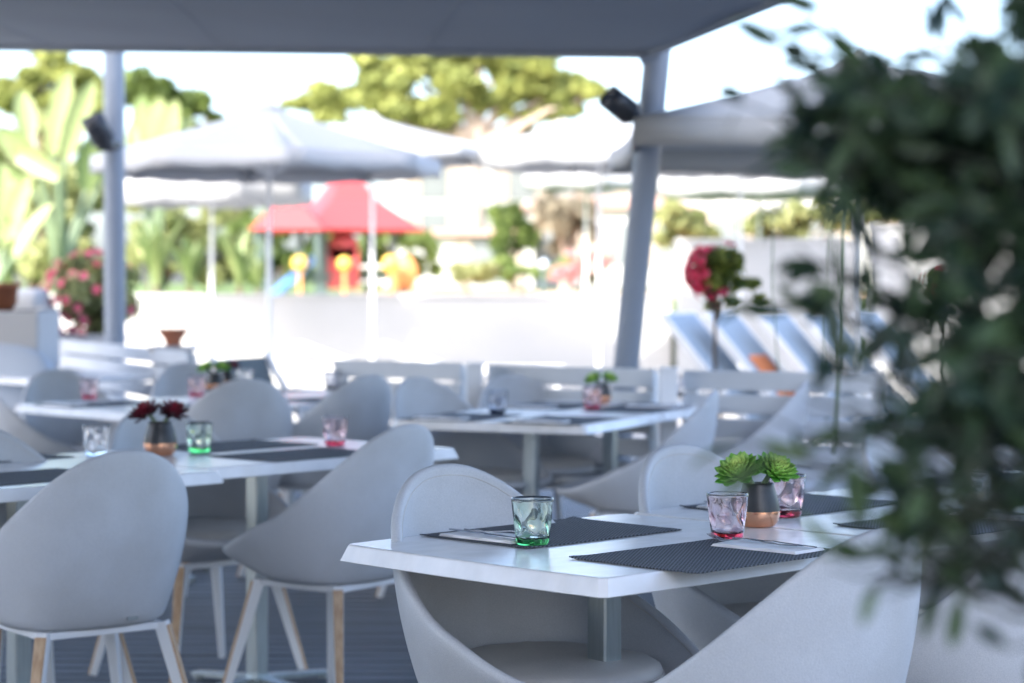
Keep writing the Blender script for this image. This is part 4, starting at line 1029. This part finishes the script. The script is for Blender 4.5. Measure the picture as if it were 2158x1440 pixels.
for k, (u, lb) in enumerate(((600, 'white sun lounger by the large parasol pole'), (830, 'white sun lounger right of the slim sunlit pole'), (1010, 'white sun lounger below the middle of the garden wall'))):
    p = D(u, 0, 23.6); loc = (p.x - .3, 23.6, 0)
    if f2 is None: f2 = lounger(loc, 0, lb, MT['cushionwhite'], GL2, up=20)
    else: c_ = copy_tree(f2); c_.location = loc; tag(c_, lb, 'sun lounger', GL2)
# dark sling director chair behind far tables
t = empty('sling_chair', (D(548, 0, 12.6).x, 12.6, 0), R(62)); tag(t, 'dark sling chair behind the small succulents', 'chair')
m = MB(); m.add([(-.26, 0, .46), (.26, 0, .46), (.26, .14, .84), (-.26, .14, .84), (-.26, -.42, .42), (.26, -.42, .42)], [(0, 1, 2, 3), (4, 5, 1, 0)]); o = m.build('sling', MT['darksling'], t); sd = o.modifiers.new('t', 'SOLIDIFY'); sd.thickness = .01
for s_ in (-1, 1):
    m = MB(); m.bar((s_ * .28, -.42, 0), (s_ * .28, .15, .86), .03, .03); m.bar((s_ * .28, .1, 0), (s_ * .28, -.45, .62), .03, .03); m.bar((s_ * .28, -.46, .64), (s_ * .28, .05, .64), .05, .025); m.build('side_frame', MT['white_metal'], t)
# garden bollard lamp
t = empty('garden_lamp', (D(1146, 0, 34).x, 34, 1.09)); tag(t, 'slim bluish garden lamp left of the pink bush', 'lamp')
m = MB(); m.tube([(0, 0, 0), (0, 0, .45)], .04, 12); m.build('post', MT['greenpl'], t); m = MB(); m.lathe([(0, .45), (.08, .45), (.09, .52), (.03, .6), (0, .6)], 16); m.build('head', MT['sofa'], t)

# papyrus behind the right bench
t = empty('papyrus_plant', (D(1760, 0, 9.9).x, 9.9, 0)); tag(t, 'papyrus with one long bare stalk behind the right bench', 'papyrus'); r_ = random.Random(12)
m = MB(); m.bar((0, 0, 0), (0, 0, .5), .3, .3, .38, .38, bev=.15); m.build('pot', MT['white'], t)
org = Vector((D(1760, 0, 9.9).x, 9.9, 0)); um = MB(); um.col = []; sm_ = MB()
for (u0, v0, u1, v1, hr) in ((1768, 780, 1790, 310, 0), (1640, 780, 1628, 455, .13), (1738, 780, 1752, 462, .12)):
    Yq = 9.6 if u0 != 1768 else 8.6
    a_ = D(u0, v0, Yq); b_ = D(u1, v1, Yq); pts = [Vector((0, 0, .45)) + Vector(((a_.x - org.x) * .6, (Yq - 9.9) * .5, 0)), a_ - org, (a_ + b_) / 2 - org + Vector((-.012, 0, 0)), b_ - org]
    sm_.tube(pts, (.008 if hr == 0 else .0035), 8)
    if hr:
        for _ in range(60):
            v = Vector((r_.gauss(0, 1), r_.gauss(0, 1), r_.gauss(0, .7) - .1)).normalized() * hr * r_.uniform(.6, 1.1); q = b_ - org; s2 = v.orthogonal().normalized() * .0025
            um.add([q, q + v * .5 + Vector((0, 0, .03)) + s2, q + v + Vector((0, 0, -.03)), q + v * .5 + Vector((0, 0, .03)) - s2], [(0, 1, 2, 3)]); um.col += [r_.random()] * 4
sm_.build('stalks', MT['stalk'], t); um.build('umbels', MT['papyrus'], t)

# ================================================================== NEAR TREE
TX, TY = .70, 1.70
t = empty('ficus_tree', (TX, TY, 0)); tag(t, 'dark leafy tree close to the lens along the right side', 'tree'); r_ = random.Random(21)
tr = MB(); lf = MB(); lf.col = []
org = Vector((TX, TY, 0))
limb(tr, (0, 0, .35), (.02, 0, 1.0), .03, .024, r_); top = limb(tr, (.02, 0, 1.0), (-.03, .02, 1.9), .024, .010, r_)
def leaf(p, dirv, L_, W, r_, tint):
    dirv = dirv.normalized(); n_ = Vector((r_.gauss(0, 1), r_.gauss(0, 1), r_.gauss(0, 1) + .8)); s_ = dirv.cross(n_)
    if s_.length < .01: s_ = dirv.orthogonal()
    s_.normalize(); n_ = s_.cross(dirv).normalized(); rows_ = []
    for k, w_ in enumerate((.05, .62, .96, 1.0, .72, .02)):
        f = k / 5; p_ = p + dirv * L_ * f + n_ * (-.10 * L_ * f * f)
        rows_.append([p_ - s_ * W * w_ * .5 + n_ * W * .12 * w_, p_, p_ + s_ * W * w_ * .5 + n_ * W * .12 * w_])
    lf.grid(rows_); lf.col += [tint] * 18
def twig(a_, b_, n, spread=.035, bright=0):
    pts = limb(tr, a_, b_, .0022, .0009, r_, n=6, wob=.10); ax = (pts[-1] - pts[0]).normalized()
    for i in range(n):
        f = r_.uniform(.08, 1) * (len(pts) - 1); j = min(int(f), len(pts) - 2); p = pts[j].lerp(pts[j + 1], f - j)
        dv_ = (ax * .6 + Vector((r_.gauss(0, 1), r_.gauss(0, 1), r_.gauss(0, 1) - .35)) * .7)
        leaf(p, dv_, r_.uniform(.028, .055), r_.uniform(.010, .018), r_, max(0, min(1, r_.uniform(0, .55) + bright)))
targets = []
def spray(u, v, Y, n, k, rad, bright=0):
    """k twigs ending round the point D(u,v,Y), fed by one branch from the trunk"""
    e = D(u, v, Y) - org; zs = max(.7, min(1.85, e.z - .18)); s0 = Vector((0, 0, zs)) if False else Vector((-.0, .0, zs))
    limb(tr, s0, s0.lerp(e, .8) + Vector((0, 0, .03)), .0042, .0022, r_, wob=.12); hub = s0.lerp(e, .78); q0 = (.34 if (u > 1900 and v < 400) else .36 if u > 2080 else .29 if u > 1880 else .85 if v < 400 else .5) * (.55 if (u > 1960 and 950 < v < 1080) else 1) * (.75 if v > 800 else 1); n = max(2, int(n * q0)); k = max(1, round(k * .62)) if u > 1940 else max(1, round(k * .8))
    for _ in range(k):
        q = e + Vector((r_.gauss(0, 1), r_.gauss(0, 1) * 1.1, r_.gauss(0, 1))) * rad; twig(hub + Vector((r_.gauss(0, 1), r_.gauss(0, 1), r_.gauss(0, 1))) * rad * .5, q, n, bright=bright)
SP = [(2080, 5, 1.7, 26, 8, .05), (2150, 120, 1.65, 26, 8, .05), (2010, 110, 1.75, 18, 6, .04), (1950, 200, 1.8, 16, 5, .04), (1690, 130, 1.9, 6, 2, .02), (1760, 560, 1.85, 6, 3, .025), (1830, 640, 1.85, 6, 3, .025),
    # u, v, Y, leaves per twig, twigs, radius
    (2110, 60, 1.75, 26, 8, .05), (2040, 160, 1.8, 24, 7, .045), (2130, 260, 1.7, 30, 9, .05), (1960, 30, 1.9, 14, 4, .035),
    (1700, 170, 1.85, 15, 4, .028), (1730, 250, 1.8, 22, 6, .032), (1830, 240, 1.8, 24, 8, .04), (1930, 270, 1.75, 26, 8, .045), (2020, 340, 1.7, 24, 8, .045), (1660, 300, 1.9, 10, 3, .025), (1780, 320, 1.9, 16, 5, .035),
    (1640, 90, 1.9, 5, 2, .03), (1850, 170, 1.9, 9, 3, .03),
    (2130, 420, 1.7, 26, 8, .045), (1950, 430, 1.75, 20, 6, .04), (2060, 480, 1.7, 22, 7, .045), (1890, 350, 1.8, 16, 5, .035),
    (2120, 580, 1.7, 30, 10, .05), (2010, 590, 1.75, 22, 7, .04), (1900, 560, 1.8, 10, 3, .03), (1600, 590, 1.9, 7, 2, .02), (1700, 640, 1.85, 6, 2, .025), (1660, 560, 1.85, 5, 2, .02),
    (2130, 720, 1.65, 32, 11, .05), (2030, 720, 1.7, 26, 8, .045), (1930, 700, 1.8, 16, 5, .035), (1850, 740, 1.8, 11, 4, .03), (1740, 720, 1.9, 3, 1, .02),
    (2120, 850, 1.65, 30, 10, .05), (2020, 860, 1.7, 26, 9, .045), (1900, 840, 1.75, 20, 7, .04), (1800, 830, 1.8, 11, 4, .03), (1700, 860, 1.85, 7, 2, .02, .4),
    (2100, 980, 1.65, 24, 8, .045), (1990, 990, 1.7, 22, 8, .04), (1880, 960, 1.75, 18, 6, .035, .15), (1780, 960, 1.8, 12, 4, .03, .3), (1680, 970, 1.85, 4, 1, .02, .5),
    (2120, 1100, 1.65, 12, 3, .025), (1950, 1160, 1.68, 12, 5, .03, .1), (1870, 1130, 1.7, 10, 4, .03, .3), (2020, 1260, 1.62, 8, 2, .02), (1940, 1090, 1.7, 14, 5, .03), (1840, 1080, 1.75, 12, 4, .03, .35), (1900, 1180, 1.7, 7, 3, .022), (2010, 1190, 1.7, 5, 2, .02), (1760, 1180, 1.75, 3, 1, .015, .2)]
for s_ in SP: spray(s_[0], s_[1], s_[2] * .9, s_[3], s_[4], s_[5] * .95, s_[6] if len(s_) > 6 else 0)
tr.build('trunk', MT['nearbark'], t); lf.build('crown', MT['near'], t)
m = MB(); m.lathe([(0, 0), (.17, 0), (.2, .1), (.23, .34), (.25, .34), (.25, .38), (.22, .38), (.2, .33), (0, .32)], 32)
tag(m.build('tree_pot', MT['white'], loc=(TX, TY, .0)), 'round white pot holding the dark leafy tree at right', 'pot')
